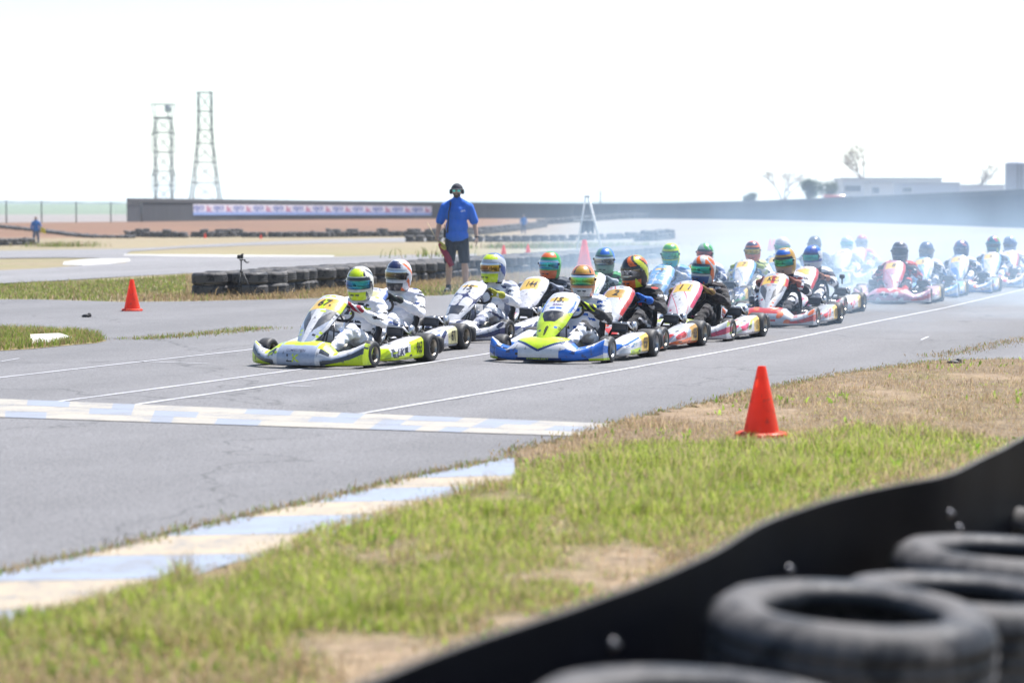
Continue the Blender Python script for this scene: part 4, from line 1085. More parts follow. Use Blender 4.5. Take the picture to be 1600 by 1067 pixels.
def pod_pt(sg, u, v):
    zt = .150 + .105 * u; zt = zt * (1 - .35 * max(0, .12 - u) / .12); xo = .655 - .10 * max(0, (.25 - u) / .25) ** 2 + .012 * u
    y = -.845 + .69 * u
    c = [(xo - .16, .050), (xo - .02, .052), (xo, .075), (xo - .006, zt - .035), (xo - .03, zt - .006), (xo - .06, zt), (xo - .23, zt - .012)]
    k = v * 6; i = min(int(k), 5); f = k - i
    return Vector((sg * (c[i][0] + (c[i+1][0] - c[i][0]) * f), y, c[i][1] + (c[i+1][1] - c[i][1]) * f))
def pod_out(a, b):
    """point on the outer face of the left pod: a metres from its rear end towards the nose is negative"""
    u = (a + .845) / .69; return Vector((.655 + .012 * u - .10 * max(0, (.25 - u) / .25) ** 2 - .006 * max(0, b - .1) + .0025, a, b))

# shared parts ------------------------------------------------------
def wheel_mesh(R, w, sh):
    h = w / 2; t = MB()
    t.lathe([(R * .52, -h * .80), (R * .60, -h * .95), (R * .80, -h * .98), (R * .93, -h * .85), (R * .99, -h * .60), (R, -h * .3), (R, h * .3), (R * .99, h * .60), (R * .93, h * .85), (R * .80, h * .98), (R * .60, h * .95), (R * .52, h * .80)], 36, 'X', col=(.028, .028, .031), closed=True)
    r = MB(); r.lathe([(R * .54, -h * .86), (R * .50, -h * .80), (R * .46, -h * .3), (R * .46, h * .1), (R * .48, h * .72), (R * .54, h * .88), (R * .56, h * .92), (R * .53, h * .78)], 28, 'X', col=(.45, .40, .33) if sh else (.45, .45, .46))
    hub = MB(); hub.lathe([(0.0, h * .35), (R * .20, h * .35), (R * .22, h * .15), (R * .46, h * .05), (R * .46, -h * .05), (R * .1, -h * .1), (0, -h * .1)], 20, 'X', col=(.12, .12, .13))
    for k in range(3):
        A = k * 2.094; hub.tube([(h * .1, R * .3 * math.cos(A), R * .3 * math.sin(A)), (h * .42, R * .3 * math.cos(A), R * .3 * math.sin(A))], R * .04, 6, (.5, .5, .5))
    out = []
    for m, mt in ((hub, M_METAL), (t, M_RUBBER), (r, M_METAL)):
        me = m.mesh(); me.materials.append(mt); out.append(me)
    return out
WH_F = wheel_mesh(.128, .130, True); WH_R = wheel_mesh(.140, .205, True)
WH_F2 = wheel_mesh(.128, .130, False); WH_R2 = wheel_mesh(.140, .205, False)
def shared(mb, mat, smooth=True):
    me = mb.mesh(smooth); me.materials.append(mat); return me
tb = MB(); TC = (.10, .10, .11)
for s in (-1, 1):
    tb.tube([(s * .30, .10, .075), (s * .32, -.25, .06), (s * .30, -.70, .06), (s * .22, -1.0, .06), (s * .20, -1.22, .07)], .016, 8, TC)
    tb.tube([(s * .30, -.80, .06), (s * .58, -.78, .09), (s * .60, -.20, .10), (s * .30, -.16, .07)], .011, 6, TC)
    tb.tube([(s * .20, -1.15, .09), (s * .18, -1.38, .12)], .011, 6, TC); tb.tube([(s * .22, -RA, .06), (s * .46, -RA, .128)], .014, 6, TC)
for y in (.05, -.45, -.95, -1.2): tb.tube([(-.30 if y > -.9 else -.2, y, .062), (.30 if y > -.9 else .2, y, .062)], .014, 8, TC)
tb.tube([(-.18, -1.38, .12), (.18, -1.38, .12)], .011, 6, TC); tb.tube([(0, -1.12, .09), (0, -.68, .50)], .010, 8, TC)
for s in (-1, 1): tb.tube([(s * .06, -.86, .06), (s * .02, -.76, .42)], .008, 6, TC)
ME_FRAME = shared(tb, M_METAL)
tb = MB(); tb.box((0, -.86, .045), (.42, .80, .008), col=(.2, .2, .21)); ME_TRAY = shared(tb, M_METAL, False)
tb = MB(); tb.tube([(-.58, 0, .14), (.58, 0, .14)], .0225, 12, (.35, .35, .36)); tb.lathe([(.10, -.004), (.10, .004), (.04, .004), (.04, -.004)], 24, 'X', (.16, 0, .14), (.4, .4, .4), True); ME_AXLE = shared(tb, M_METAL)
tb = MB()
def seat_fn(i, j, off=0):
    th = (i - .5) * 3.7; r = .205 + off; back = max(0, math.cos(th)) ; top = .20 + .30 * back ** 1.2
    z = .055 + (top - .055) * j; k = .72 + .28 * min(1, j * 1.8)
    return Vector((r * math.sin(th) * k, -.25 + (.21 + off) * math.cos(th) * k + .10 * j * back, z))
tb.grid(lambda i, j: seat_fn(i, j), 28, 10, lambda i, j: (.03, .03, .035)); tb.grid(lambda i, j: seat_fn(i, j, .012), 28, 10, lambda i, j: (.035, .035, .04), flip=True); tb.ball((0, -.27, .062), (.15, .17, .02), 14, (.03, .03, .035))
ME_SEAT = shared(tb, M_PAINT)
SWC = Vector((0, -.655, .515)); SWN = Vector((0, .70, .71)).normalized(); SWE1 = Vector((1, 0, 0)); SWE2 = SWN.cross(SWE1).normalized()
if SWE2.z < 0: SWE2 = -SWE2
def sw(ang, r=.155): return SWC + r * (math.cos(ang) * SWE1 + math.sin(ang) * SWE2)
tb = MB(); tb.tube([sw(a) for a in np.linspace(0, 2 * math.pi, 33)], .014, 8, (.02, .02, .024), cap=False)
for a in (math.pi / 2 * 3, .35, math.pi - .35): tb.tube([SWC, sw(a)], .010, 6, (.05, .05, .06))
tb.ball(SWC, .035, 10, (.04, .04, .05)); tb.box(SWC + SWN * .02 + SWE2 * .03, (.11, .02, .06), Matrix.Rotation(math.radians(-45), 3, 'X'), (.03, .03, .035), .006)
ME_SW = shared(tb, M_PLAIN)
tb = MB(); tb.box((-.40, -.10, .20), (.16, .20, .18), col=(.30, .30, .31), bevel=.02); tb.box((-.40, -.22, .30), (.14, .14, .10), col=(.10, .10, .11), bevel=.02)
for k in range(6): tb.box((-.40, -.10, .285 + k * .012), (.18, .22, .005), col=(.42, .42, .43))
tb.tube([(-.40, -.28, .22), (-.43, -.42, .20), (-.46, -.46, .14), (-.44, .12, .16)], [.03, .035, .04, .035], 10, (.25, .22, .2)); ME_ENG = shared(tb, M_METAL)
tb = MB(); Rr = Matrix.Rotation(math.radians(-18), 3, 'X') @ Matrix.Rotation(math.radians(8), 3, 'Z')
tb.box((.375, -.19, .29), (.16, .04, .085), Rr, (.035, .037, .045), .008)
for k in range(9): tb.box((.375, -.214 - .003 * (k - 4), .257 + k * .0082), (.14, .006, .004), Rr, (.12, .12, .13))
tb.box((.375, -.19, .338), (.165, .046, .014), Rr, (.55, .55, .56)); ME_RAD = shared(tb, M_PLAIN, False)
tb = MB()
for dx in (-.085, .085): tb.tube([(.375 + dx, -.20, .34), (.42 + dx, .04, .18)], .009, 6, SIL)
tb.tube([(.30, -.2, .28), (.24, -.12, .22), (.2, 0, .18)], .013, 6, (.02, .02, .02)); ME_STRUT = shared(tb, M_METAL)
tb = MB(); tb.tube([(.27, -.02, .30), (.46, -.04, .30)], .048, 14, (.025, .025, .03)); tb.tube([(.46, -.04, .30), (.49, -.04, .30)], .052, 14, (.55, .55, .57)); tb.tube([(.33, -.03, .30), (.345, -.03, .30)], .051, 14, (.5, .5, .5)); tb.box((.36, .06, .21), (.14, .12, .10), col=(.28, .28, .29), bevel=.02); tb.tube([(.34, .10, .2), (.40, .02, .15), (.45, -.08, .17)], .018, 8, (.5, .48, .44)); ME_AIR = shared(tb, M_METAL)
tb = MB(); tb.box((0, .235, .155), (1.05, .07, .10), col=(.02, .02, .023), bevel=.03)
for s in (-1, 1): tb.box((s * .60, .225, .155), (.17, .09, .17), col=(.02, .02, .023), bevel=.03); tb.tube([(s * .28, .06, .10), (s * .28, .22, .15)], .013, 6, (.1, .1, .1))
ME_RB = shared(tb, M_PLAIN)
tb = MB(); tb.box((0, -.50, .12), (.17, .24, .14), col=(.55, .53, .45), bevel=.03); ME_TANK = shared(tb, M_PLAIN)

def kart(X, Y, phi, S):
    k = empty('racing_kart', (X, Y, 0), phi, label=S['label'], cat='kart', group='racing karts on the rolling start')
    for nm, me in (('frame', ME_FRAME), ('floor_tray', ME_TRAY), ('axle', ME_AXLE), ('seat', ME_SEAT), ('steering_wheel', ME_SW), ('engine', ME_ENG), ('radiator', ME_RAD), ('radiator_strut', ME_STRUT), ('airbox', ME_AIR), ('rear_bumper', ME_RB), ('fuel_tank', ME_TANK)):
        put(nm, me, None, k)
    wf, wr = (WH_F, WH_R) if S.get('gold', True) else (WH_F2, WH_R2)
    st = S.get('steer', 0.0)
    for sg in (1, -1):
        for (ms, y, x, r, a) in ((wf, -RA, .545, .128, st), (wr, 0, .600, .140, 0)):
            w = put('wheel', ms[0], None, k, (sg * x, y, r), (0 if sg > 0 else math.pi) + a)
            put('tyre', ms[1], None, w); put('rim', ms[2], None, w)
    near = Y < 33; mb = MB(); fc = S['fair']
    mb.grid(lambda i, j: fair_pt((i - .5) * 2.5, j), *((190, 44) if near else (90, 18)), lambda i, j: fc((i - .5) * 2.5, j))
    mb.grid(lambda i, j: fair_pt((i - .5) * 2.5, j, 1.0), 40, 6, lambda i, j: (.03, .03, .03), flip=True)
    fo = mb.build('front_fairing', M_PAINT, k)
    for (tx, s0, t0, sz, col, sx) in S.get('ftext', ()):
        decal('lettering', tx, lambda a, b: fair_pt(s0 + a / .60, t0 + b / .30) + Vector((0, -.004, .003)), (0, 0), sz, col, fo, sx)
    mb = MB(); pc = S['panel']
    mb.grid(lambda i, j: panel_pt(j, (i - .5) * 2), *((70, 90) if near else (34, 44)), lambda i, j: pc((i - .5) * 2, j))
    mb.grid(lambda i, j: panel_pt(j, (i - .5) * 2, -.012), 16, 12, lambda i, j: (.04, .04, .04), flip=True)
    po = mb.build('number_panel', M_PAINT, k)
    if S.get('num'):
        n_ = S['num']; sz, l0, sx = S.get('numfmt', (.105, .80, .85))
        w0 = .175
        decal('number', n_, lambda a, b: panel_pt(l0 + b / .76, math.asin(max(-1, min(1, a / w0 * .95))) / 1.25, .004), (0, 0), sz, BLK, po, sx, .03, .15)
    for (tx, l1, sz, col, a0) in S.get('ptext', ()):
        decal('lettering', tx, lambda a, b: panel_pt(l1 + b / .76, math.asin(max(-1, min(1, (a + a0) / .175 * .95))) / 1.25, .004), (0, 0), sz, col, po, 1, .02, .1)
    for sg in (1, -1):
        mb = MB(); qc = S['pod']
        mb.grid(lambda u, v: pod_pt(sg, u, v), *((90, 60) if near else (46, 24)), lambda u, v: qc(u, v) , flip=(sg > 0))
        for u in (0, 1):
            ring = [pod_pt(sg, u, v / 6) for v in range(7)]; mb.add(ring, [tuple(range(7)) if (u == 0) == (sg > 0) else tuple(range(6, -1, -1))], qc(u, .5))
        pd = mb.build('side_pod', M_PAINT, k)
        if sg > 0 and S.get('side'):
            decal('number', S['side'], lambda a, b: pod_out(-.245 + a, .155 + b), (0, 0), .105, BLK, pd, .52, .045, .0)
        for (tx, y0, z0, sz, col, sx) in (S.get('stext', ()) if sg > 0 else ()):
            decal('lettering', tx, lambda a, b: pod_out(y0 + a, z0 + b), (0, 0), sz, col, pd, sx, .02, .1)
    return k

# liveries ----------------------------------------------------------
def sticker(i, j, n, m, seed, dens=.30):
    """small printed blocks: returns None or a 0..1 key"""
    a, b = math.floor(i * n), math.floor(j * m); h = math.sin(a * 12.9898 + b * 78.233 + seed * 37.7) * 43758.5453; h -= math.floor(h)
    if h > dens: return None
    x, y = i * n - a, j * m - b
    if .12 < x < .88 and .28 < y < .74 and not (.44 < y < .52 and h < dens * .5): return h / dens
    return None
def busy(f, cols, n, m, seed, ok=lambda i, j: True, dens=.30):
    def g(i, j):
        k = sticker(i, j, n, m, seed, dens) if ok(i, j) else None
        return f(i, j) if k is None else cols[int(k * len(cols)) % len(cols)]
    return g
def fair_style(c1, c2, c3, c4, kind=0, seed=0):
    def f(s, t):
        a = abs(s)
        if kind == 1:       # lime, white, grey with dark slashes
            if a < .30 and t > .72 + .25 * a: return c2
            if a < .34: return c3 if t < .74 else (c2 if a < .30 else c3)
            if .34 <= a < .66 and t > .50: return c2 if t > .66 else (c4 if .40 < a < .55 else c1)
            v = t - (a - .55) * .8
            if a > .42 and .10 < v < .40 and a < 1.02: return c4 if v < .33 else c3
            if a > .5 and v <= .10: return c2
            if a > 1.0: return c2
            return c1
        if kind == 2:       # white and blue with a lime nose and dark lower strip
            edge = .90 - .9 * max(0, .42 - a)
            if a < .44 and t > .46 + .85 * a: return c3
            if a < .50 and t > .38 + .85 * a: return c4
            if a < .40 and t < .17: return c4
            if .36 <= a < 1.0 and t < .46 + .75 * (a - .40) and t > .75 * (a - .60): return c2 if not (.52 < a < .60 and t > .42) else c4
            if a > .85 and .35 < t < .62: return c2
            if a > .62 and t < .14: return c3 if a > .8 else c4
            if .5 < a < .75 and t > .72: return c2
            return c1
        w = math.sin(a * 9 + t * 4 + seed) + .5 * math.sin(a * 23 - t * 9 + seed * 2)
        if t < .16: return c3
        if a > .55 and t < .30 + .5 * (a - .5) and t > .45 * (a - .35): return c2
        if w > .85: return c4
        if a < .35 and t > .6: return c2 if seed % 2 else c1
        return c1
    return f
def panel_style(c1, c2, c3, kind=0, numbg=YEL, seed=0):
    def f(a, l):
        if kind == 1:       # silver blade, yellow number field, dark slashes
            if l > .66 and l < .90: return numbg if abs(a) < .72 and not (abs(a) < .1) else c2
            if l >= .90: return c1
            if abs(a) < .16 + .12 * l: return c1
            if abs(a) > .78: return c1
            v = l - .5 * abs(a)
            if v < .10: return c3
            if .10 <= v < .36: return (.06, .065, .075)
            return (.30, .31, .33)
        if kind == 2:       # white top, lime front, black scoop
            if abs(a) < .55 - .30 * max(0, (.46 - l) / .14) and .33 < l < .55: return BLK
            if l < .44 + .16 * abs(a): return c3
            if abs(a) > .62 and l < .84: return c2 if abs(a) < .82 else c1
            if abs(l - .80) < .055 and abs(a) < .5: return numbg if l > .77 else c1
            return c1
        if kind == 3:       # white with dark swirls and scoop
            if abs(a) < .5 and .18 < l < .36: return (.05, .055, .07)
            w = math.sin(a * 5 + l * 9 + seed) + math.sin(a * 3 - l * 14)
            if abs(w) < .28 and l > .36 and l < .72: return c2
            if abs(l - .82) < .06 and abs(a) < .5: return numbg if l > .82 else c1
            return c1
        if kind == 4:       # flat number plate
            if l > .60: return numbg if (abs(a) < .72 and l < .93) else c2
            return c3
        w = math.sin(a * 4 + l * 7 + seed)
        if .68 < l < .90 and abs(a) < .66: return numbg
        if abs(a) > .70 and l > .35: return c2
        if l < .45 and w > .45: return c3
        if abs(w) < .10: return c2
        return c1
    return f
def pod_style(c1, c2, c3, c4, numbg=YEL, kind=0, seed=0):
    def f(u, v):
        if v > .68: return c1 if u > .15 else c2
        if u > .70 and v > .30: return numbg
        z = (v - .33) / .35
        if kind == 1:
            if z < .12 + .1 * (u > .45) or u > .62: return c2
            if u < .12: return c2
            if .14 < u < .20 or (.46 < u < .55 and z < .5): return c4
            return c1
        if kind == 2:
            if z < .22 and u > .25 and u < .68: return c3
            if z > .78: return c2
            return c1
        w = math.sin(u * 9 - z * 3 + seed)
        if .12 < u < .48 and .25 < z < .85 and w > -.3: return c2
        if z < .2: return c3
        if w < -.75: return c4
        return c1
    return f

# ------------------------------------------------------------------ bodies
def solid(mb, voxel, it=5, factor=.5):
    """join overlapping shapes into one continuous smooth surface"""
    me = mesh_from(mb.v, mb.f); o = bpy.data.objects.new('t', me); COL.objects.link(o)
    r = o.modifiers.new('r', 'REMESH'); r.mode = 'VOXEL'; r.voxel_size = voxel; r.use_smooth_shade = True
    s = o.modifiers.new('s', 'SMOOTH'); s.factor = factor; s.iterations = it
    dg = bpy.context.evaluated_depsgraph_get(); dg.update()
    out = bpy.data.meshes.new_from_object(o.evaluated_get(dg)); bpy.data.objects.remove(o); bpy.data.meshes.remove(me)
    out.polygons.foreach_set('use_smooth', np.ones(len(out.polygons), bool)); return out
def face_centres(me):
    c = np.zeros(len(me.polygons) * 3); me.polygons.foreach_get('center', c); return c.reshape(-1, 3)
def grip(mb, P, axis, out, wrist, r=.010, flip=1):
    """hand closed round a rod at P running along axis; the palm lies towards out"""
    a = Vector(axis).normalized(); o = Vector(out); o = (o - a * o.dot(a)).normalized(); b = a.cross(o) * flip
    R_ = .027
    for k, (s, ln) in enumerate(((-.033, .86), (-.011, 1.0), (.011, .97), (.032, .80))):
        pts_ = [P + a * s + (R_ + .008 * (j == 0)) * (math.cos(t) * o + math.sin(t) * b) for j, t in enumerate((-.2, .75, 1.75, 2.75 * ln))]
        for i in range(3): mb.cap(pts_[i], pts_[i + 1], r * (1.1 - .08 * i), r * (1.02 - .08 * i), 8)
    kn = P + o * .036; W = Vector(wrist)
    for s in (-.024, 0, .024): mb.cap(kn + a * s * 1.1 - b * .004, W + a * s * .5, .017, .024, 10)
    th = [W.lerp(kn, .45) - a * .030 * flip - b * .018, P + o * .020 - a * .040 * flip - b * .030, P - a * .044 * flip - b * .026 - o * .012]
    for i in range(2): mb.cap(th[i], th[i + 1], .013 - .002 * i, .0115 - .002 * i, 8)

def driver_pose(lean=0.0, elb=0.0, hl=2.75, hr=.40, big=1.0):
    B = MB(); c = lean
    wl, wr = sw(hr), sw(hl)                                     # +X hand, -X hand
    B.ball((0, -.26, .18), (.175, .16, .12), 16); B.ball((0, -.23 + .02, .33), (.160, .130, .15), 16); B.ball((c * .4, -.17, .475), (.195, .130, .155), 16)
    B.cap((-.15 + c * .5, -.165, .565), (.15 + c * .5, -.165, .565), .082, .082, 14); B.cap((c * .6, -.17, .60), (c, -.20, .70), .066, .060, 12)
    for sg, h in ((1, wl), (-1, wr)):
        sh = Vector((sg * .205 + c * .5, -.175, .550)); el = Vector((sg * (.335 + elb), -.37, .385)); out = (Vector((sg * .8, .55, -.25))).normalized()
        w = h + out * .095
        B.cap(sh, sh.lerp(el, .5), .074, .062); B.cap(sh.lerp(el, .5), el, .062, .052); B.cap(el, el.lerp(w, .45), .053, .050); B.cap(el.lerp(w, .45), w, .050, .036)
        hip = Vector((sg * .105, -.30, .165)); kn = Vector((sg * .215, -.75, .335)); an = Vector((sg * .145, -1.11, .145))
        B.cap(hip, hip.lerp(kn, .5), .098, .085); B.cap(hip.lerp(kn, .5), kn, .085, .068); B.cap(kn, kn.lerp(an, .4), .066, .064); B.cap(kn.lerp(an, .4), an, .062, .044)
        B.cap(an + Vector((0, .02, -.03)), an + Vector((-sg * .01, -.13, .045)), .043, .034); B.cap(an, an + Vector((-sg * .01, -.13, .035)), .046, .03)
    me = solid(B, .0165, 5)
    # creases of the overalls
    n = len(me.vertices); co = np.zeros(n * 3); me.vertices.foreach_get('co', co); co = co.reshape(-1, 3); no = np.zeros(n * 3); me.vertex_normals.foreach_get('vector', no) if hasattr(me, 'vertex_normals') else None; no = no.reshape(-1, 3)
    d = (fbm(co[:, 0] * 9 + co[:, 2] * 14, co[:, 1] * 9 - co[:, 2] * 10, 5, 3) - .5) * .040 + np.sin(co[:, 1] * 55 + co[:, 2] * 70 + 6 * fbm(co[:, 0] * 7, co[:, 2] * 7, 2)) * .0035
    co = co + no * d[:, None]; me.vertices.foreach_set('co', co.ravel()); me.update()
    gl = []
    for sg, h, ang in ((1, wl, hr), (-1, wr, hl)):
        G = MB(); out = (Vector((sg * .8, .55, -.25))).normalized(); tang = (sw(ang + .05) - sw(ang - .05)).normalized() * sg
        grip(G, h, tang, out, h + out * .095, flip=sg); G.cap(h + out * .075, h + out * .135, .034, .043, 12)
        gl.append(solid(G, .0058, 2))
    return me, gl
POSES = [driver_pose(), driver_pose(.02, .02, 2.6, .55), driver_pose(-.02, .01, 2.95, .1), driver_pose(.0, .05, 2.5, .25)]

def helm_pt(az, el, off=0.0, chin=True):
    a, b_ = .131 + off, .168 + off
    C = math.cos(el) ** .8 if el > 0 else math.cos(el) ** .42
    z = (.152 + off) * math.sin(el) if el > 0 else (.195 + off) * math.sin(el)
    x = a * math.sin(az) * C; y = -b_ * math.cos(az) * C
    if math.cos(az) > 0 and el < -.15: y -= .026 * math.cos(az) ** 2 * min(1, (-.15 - el) / .4)
    if math.cos(az) < 0: y *= .93; y += 0
    return Vector((x, y, z))
def helmet(parent, S, loc, yaw, pitch, roll=0):
    H = S['helm']; st = H.get('style', 0); base, top, side, chin, ring = H['c']
    sd = S['seed']
    def hc(az, el):
        A = abs(az)
        if A < 1.30 and -.34 < el < .40 and A < 1.30 - .6 * max(0, el - .2): return ring
        if st == 1:   # top patch outlined
            if A < .75 - .35 * abs(el - .75) and .44 < el < 1.15: return top
            if A < .9 and .40 < el < 1.22 and A > .68 - .35 * abs(el - .75): return ring if .44 < el else base
            if A > .9 and math.sin(6 * A + 7 * el + sd) > .55: return side
            if el < -.42 and A < 1.0: return chin
            return base
        if st == 2:   # broad bands
            if el > 1.15: return side
            if .62 < el <= 1.15 and A < 1.1: return top
            if A > 1.15 and math.sin(5 * el + 3 * A + sd) > .2: return side
            if el < -.40 and A < 1.1: return chin
            return base
        if st == 3:   # diagonal flashes
            v = math.sin(4.2 * az + 3.4 * el + sd)
            if v > .45 and el > .3: return top
            if v < -.4 and A > .8: return side
            if el < -.45 and A < 1.2: return chin
            return base
        if el > .55 and math.sin(3 * az + sd) > -.2: return top
        if A > 1.2 and el > -.2: return side
        if el < -.40: return chin
        return base
    mb = MB(); E0 = -1.08
    mb.grid(lambda i, j: helm_pt((i - .5) * 2 * math.pi, E0 + (math.pi / 2 - E0) * j), 72, 38, lambda i, j: hc((i - .5) * 2 * math.pi, E0 + (math.pi / 2 - E0) * j))
    mb.grid(lambda i, j: helm_pt((i - .5) * 2 * math.pi, E0 + .02 + j * .1) * (1 - .12 * j) - Vector((0, 0, .0)), 36, 2, lambda i, j: (.02, .02, .02), flip=True)
    for i in range(2):                                   # chin vents and brow vents
        mb.box(helm_pt((-.22, .22)[i], -.62, .002), (.035, .012, .012), col=BLK)
    o = mb.build('helmet', M_PAINT, parent); o.location = loc; o.rotation_euler = (pitch, roll, yaw)
    v = MB(); vc = H['visor']; v2 = H.get('visor2', vc)
    def vcol(i, j):
        az = (i - .5) * 2.36
        if j > .78: return H.get('strip', ring)
        f = .5 + .5 * math.sin(az * 2.6 + sd * 1.3); g_ = .75 if j > .3 else .45; return tuple((vc[k] * (1 - f) + v2[k] * f) * g_ for k in range(3))
    v.grid(lambda i, j: helm_pt((i - .5) * 2.36, -.25 + .54 * j, .0075), 40, 12, vcol)
    v.grid(lambda i, j: helm_pt((i - .5) * 2.36, -.25 + .54 * j, .003), 20, 6, lambda i, j: (.02, .02, .02), flip=True)
    for s in (-1, 1):
        q = helm_pt(s * 1.22, .03, .006); v.ball(q, .018, 10, (.06, .06, .07))
    v.build('visor', M_VISOR, o)
    return o

def driver(kx, ky, phi, S):
    p = empty('person', (kx, ky, 0), phi, label=S['plabel'], cat='driver', group='seated kart drivers')
    me0, gl = POSES[S.get('pose', 0)]
    me = me0.copy(); c = face_centres(me); s1, s2, s3, gcol, boot = S['suit']
    col = np.tile(np.array(s1), (len(c), 1)); ax = np.abs(c[:, 0]); sd = S['seed']
    arm = (c[:, 1] < -.2) & (c[:, 2] > .30) & (ax > .17)
    col[(c[:, 2] > .575) & (ax > .10)] = s2                                   # shoulder yoke
    st = S.get('deco', 0)
    if st in (0, 2): col[arm & (np.sin(c[:, 1] * 42 + sd) > .55)] = s2
    if st in (1, 2): col[(c[:, 1] > -.36) & (c[:, 2] < .56) & (ax > .135) & ~arm & (c[:, 2] > .22)] = s3
    if st == 3: col[(c[:, 1] < -.2) & (np.abs(c[:, 2] - .49 + .3 * (ax - .1)) < .022) & (ax < .16)] = s2; 
    if S.get('sleeve'): col[arm & (ax > .235) & (c[:, 2] < .47)] = S['sleeve']; col[arm & (c[:, 1] < -.44)] = S['sleeve']
    leg = (c[:, 1] < -.40) & (c[:, 2] < .45) & (ax < .33)
    col[leg & (c[:, 2] < .16 + .0 * c[:, 1]) & (c[:, 1] > -1.04)] = s3
    col[leg & (np.sin(c[:, 1] * 15 + sd) > .80)] = s2
    if S.get('mark'):                                                           # chest chevrons
        x, z = c[:, 0], c[:, 2]; ch = (c[:, 1] < -.2) & ~leg & ~arm
        col[ch & (np.abs(np.abs(z - .525) * .9 + (x + .01)) < .022) & (np.abs(z - .525) < .05)] = S['mark']
        col[ch & (np.abs(np.abs(z - .525) * .9 - (x - .075)) < .020) & (np.abs(z - .525) < .05)] = (.05, .05, .06)
        col[ch & (np.abs((z - .525) - (x + .09)) < .016) & (np.abs(z - .525) < .05)] = (.05, .05, .06)
    cells = (np.floor(c[:, 0] * 13 + 40), np.floor(c[:, 2] * 21 + c[:, 1] * 6 + 60)); hv = np.modf(np.sin(cells[0] * 12.9898 + cells[1] * 78.233 + sd * 7.7) * 43758.5453)[0]
    fx_, fz_ = np.modf(c[:, 0] * 13 + 40)[0], np.modf(c[:, 2] * 21 + c[:, 1] * 6 + 60)[0]; pat = (np.abs(hv) < .24) & (fx_ > .10) & (fx_ < .9) & (fz_ > .25) & (fz_ < .78)      # sewn patches
    pc_ = np.array([s3, S['c2'], (.04, .045, .06) if max(s1) > .3 else (.5, .5, .52)])[(np.abs(hv) * 100).astype(int) % 3]; col[pat] = pc_[pat]
    col = np.where((col.min(1) > .5)[:, None], col * 1.35, col); col[(c[:, 2] > .645)] = S.get('neck', (.02, .02, .022))
    col[(c[:, 1] < -1.07)] = boot
    paint(me, col); put('body', me, M_CLOTH, p)
    for g in gl:
        m2 = g.copy(); cc = face_centres(m2); gc = np.tile(np.array(gcol), (len(cc), 1))
        gc[np.sin(cc[:, 0] * 120 + cc[:, 2] * 90) > .5] = S.get('glove2', gcol); paint(m2, gc); put('glove', m2, M_CLOTH, p)
    for (tx, x0, z0, sz, colr) in S.get('chest', ()):
        V, Fs = text_shape(tx, .01)
        tree_ = S.setdefault('_bvh', None) or __import__('mathutils').bvhtree.BVHTree.FromPolygons([v.co[:] for v in me.vertices], [q.vertices[:] for q in me.polygons])
        P = []
        for a, b in V:
            hit = tree_.ray_cast(Vector((x0 + a * sz, -1.0 + .45, z0 + b * sz)), Vector((0, 1, 0))); P.append(tuple((hit[0] if hit[0] else Vector((x0 + a * sz, -.3, z0 + b * sz))) + Vector((0, -.006, 0))))
        put('lettering', mesh_from(P, Fs, False, [colr] * len(Fs)), M_DECAL, p)
    lo = {0: 0, 1: .02, 2: -.02, 3: 0}[S.get('pose', 0)]
    helmet(p, S, (lo, -.235, .800), S.get('yaw', 0) + R_.uniform(-.10, .10), S.get('pitch', .10) + R_.uniform(-.10, .08), S.get('roll', 0) + R_.uniform(-.07, .07)); k_ = R_.uniform(.965, 1.03); p.scale = (k_, 1, k_)
    return p

# ------------------------------------------------------------------ the field of karts
H = lambda s, k=.80: tuple(v * k for v in lin(s))
W = (.58, .58, .60); K = BLK; BLU = H('1a6cd0'); LBL = H('6fa6e0'); RED = H('c8322e'); ORG = H('f07028'); GRN = H('2faa45'); PNK = H('d8486a'); TEAL = H('1f8fa0'); GOLD = H('c89a3c'); NVY = H('1c2a5a'); GRY = H('8b8f9a'); SILV = H('b8bcc4'); GLIME = H('c8e000', .9); VBL = H('1a64c8', 1.0); VTL = H('20b0b0', 1.0); VGR = H('50c878', 1.0); VGD = H('c0a020', 1.0); VSM = (.06, .06, .07); VWH = (.55, .57, .6); OFW = H('e6e2d4')
def spec(lane, u, Y, label, plabel, c, helm, suit, **kw):
    d = dict(label=label, plabel=plabel, c1=c[0], c2=c[1], c3=c[2], c4=c[3], helm=helm, suit=suit, u=u, Y=Y, lane=lane); d.update(kw); return d
def hl(st, base, top, side, chin, ring, v, v2, strip=None):
    h = dict(style=st, c=(base, top, side, chin, ring), visor=v, visor2=v2)
    if strip: h['strip'] = strip
    return h
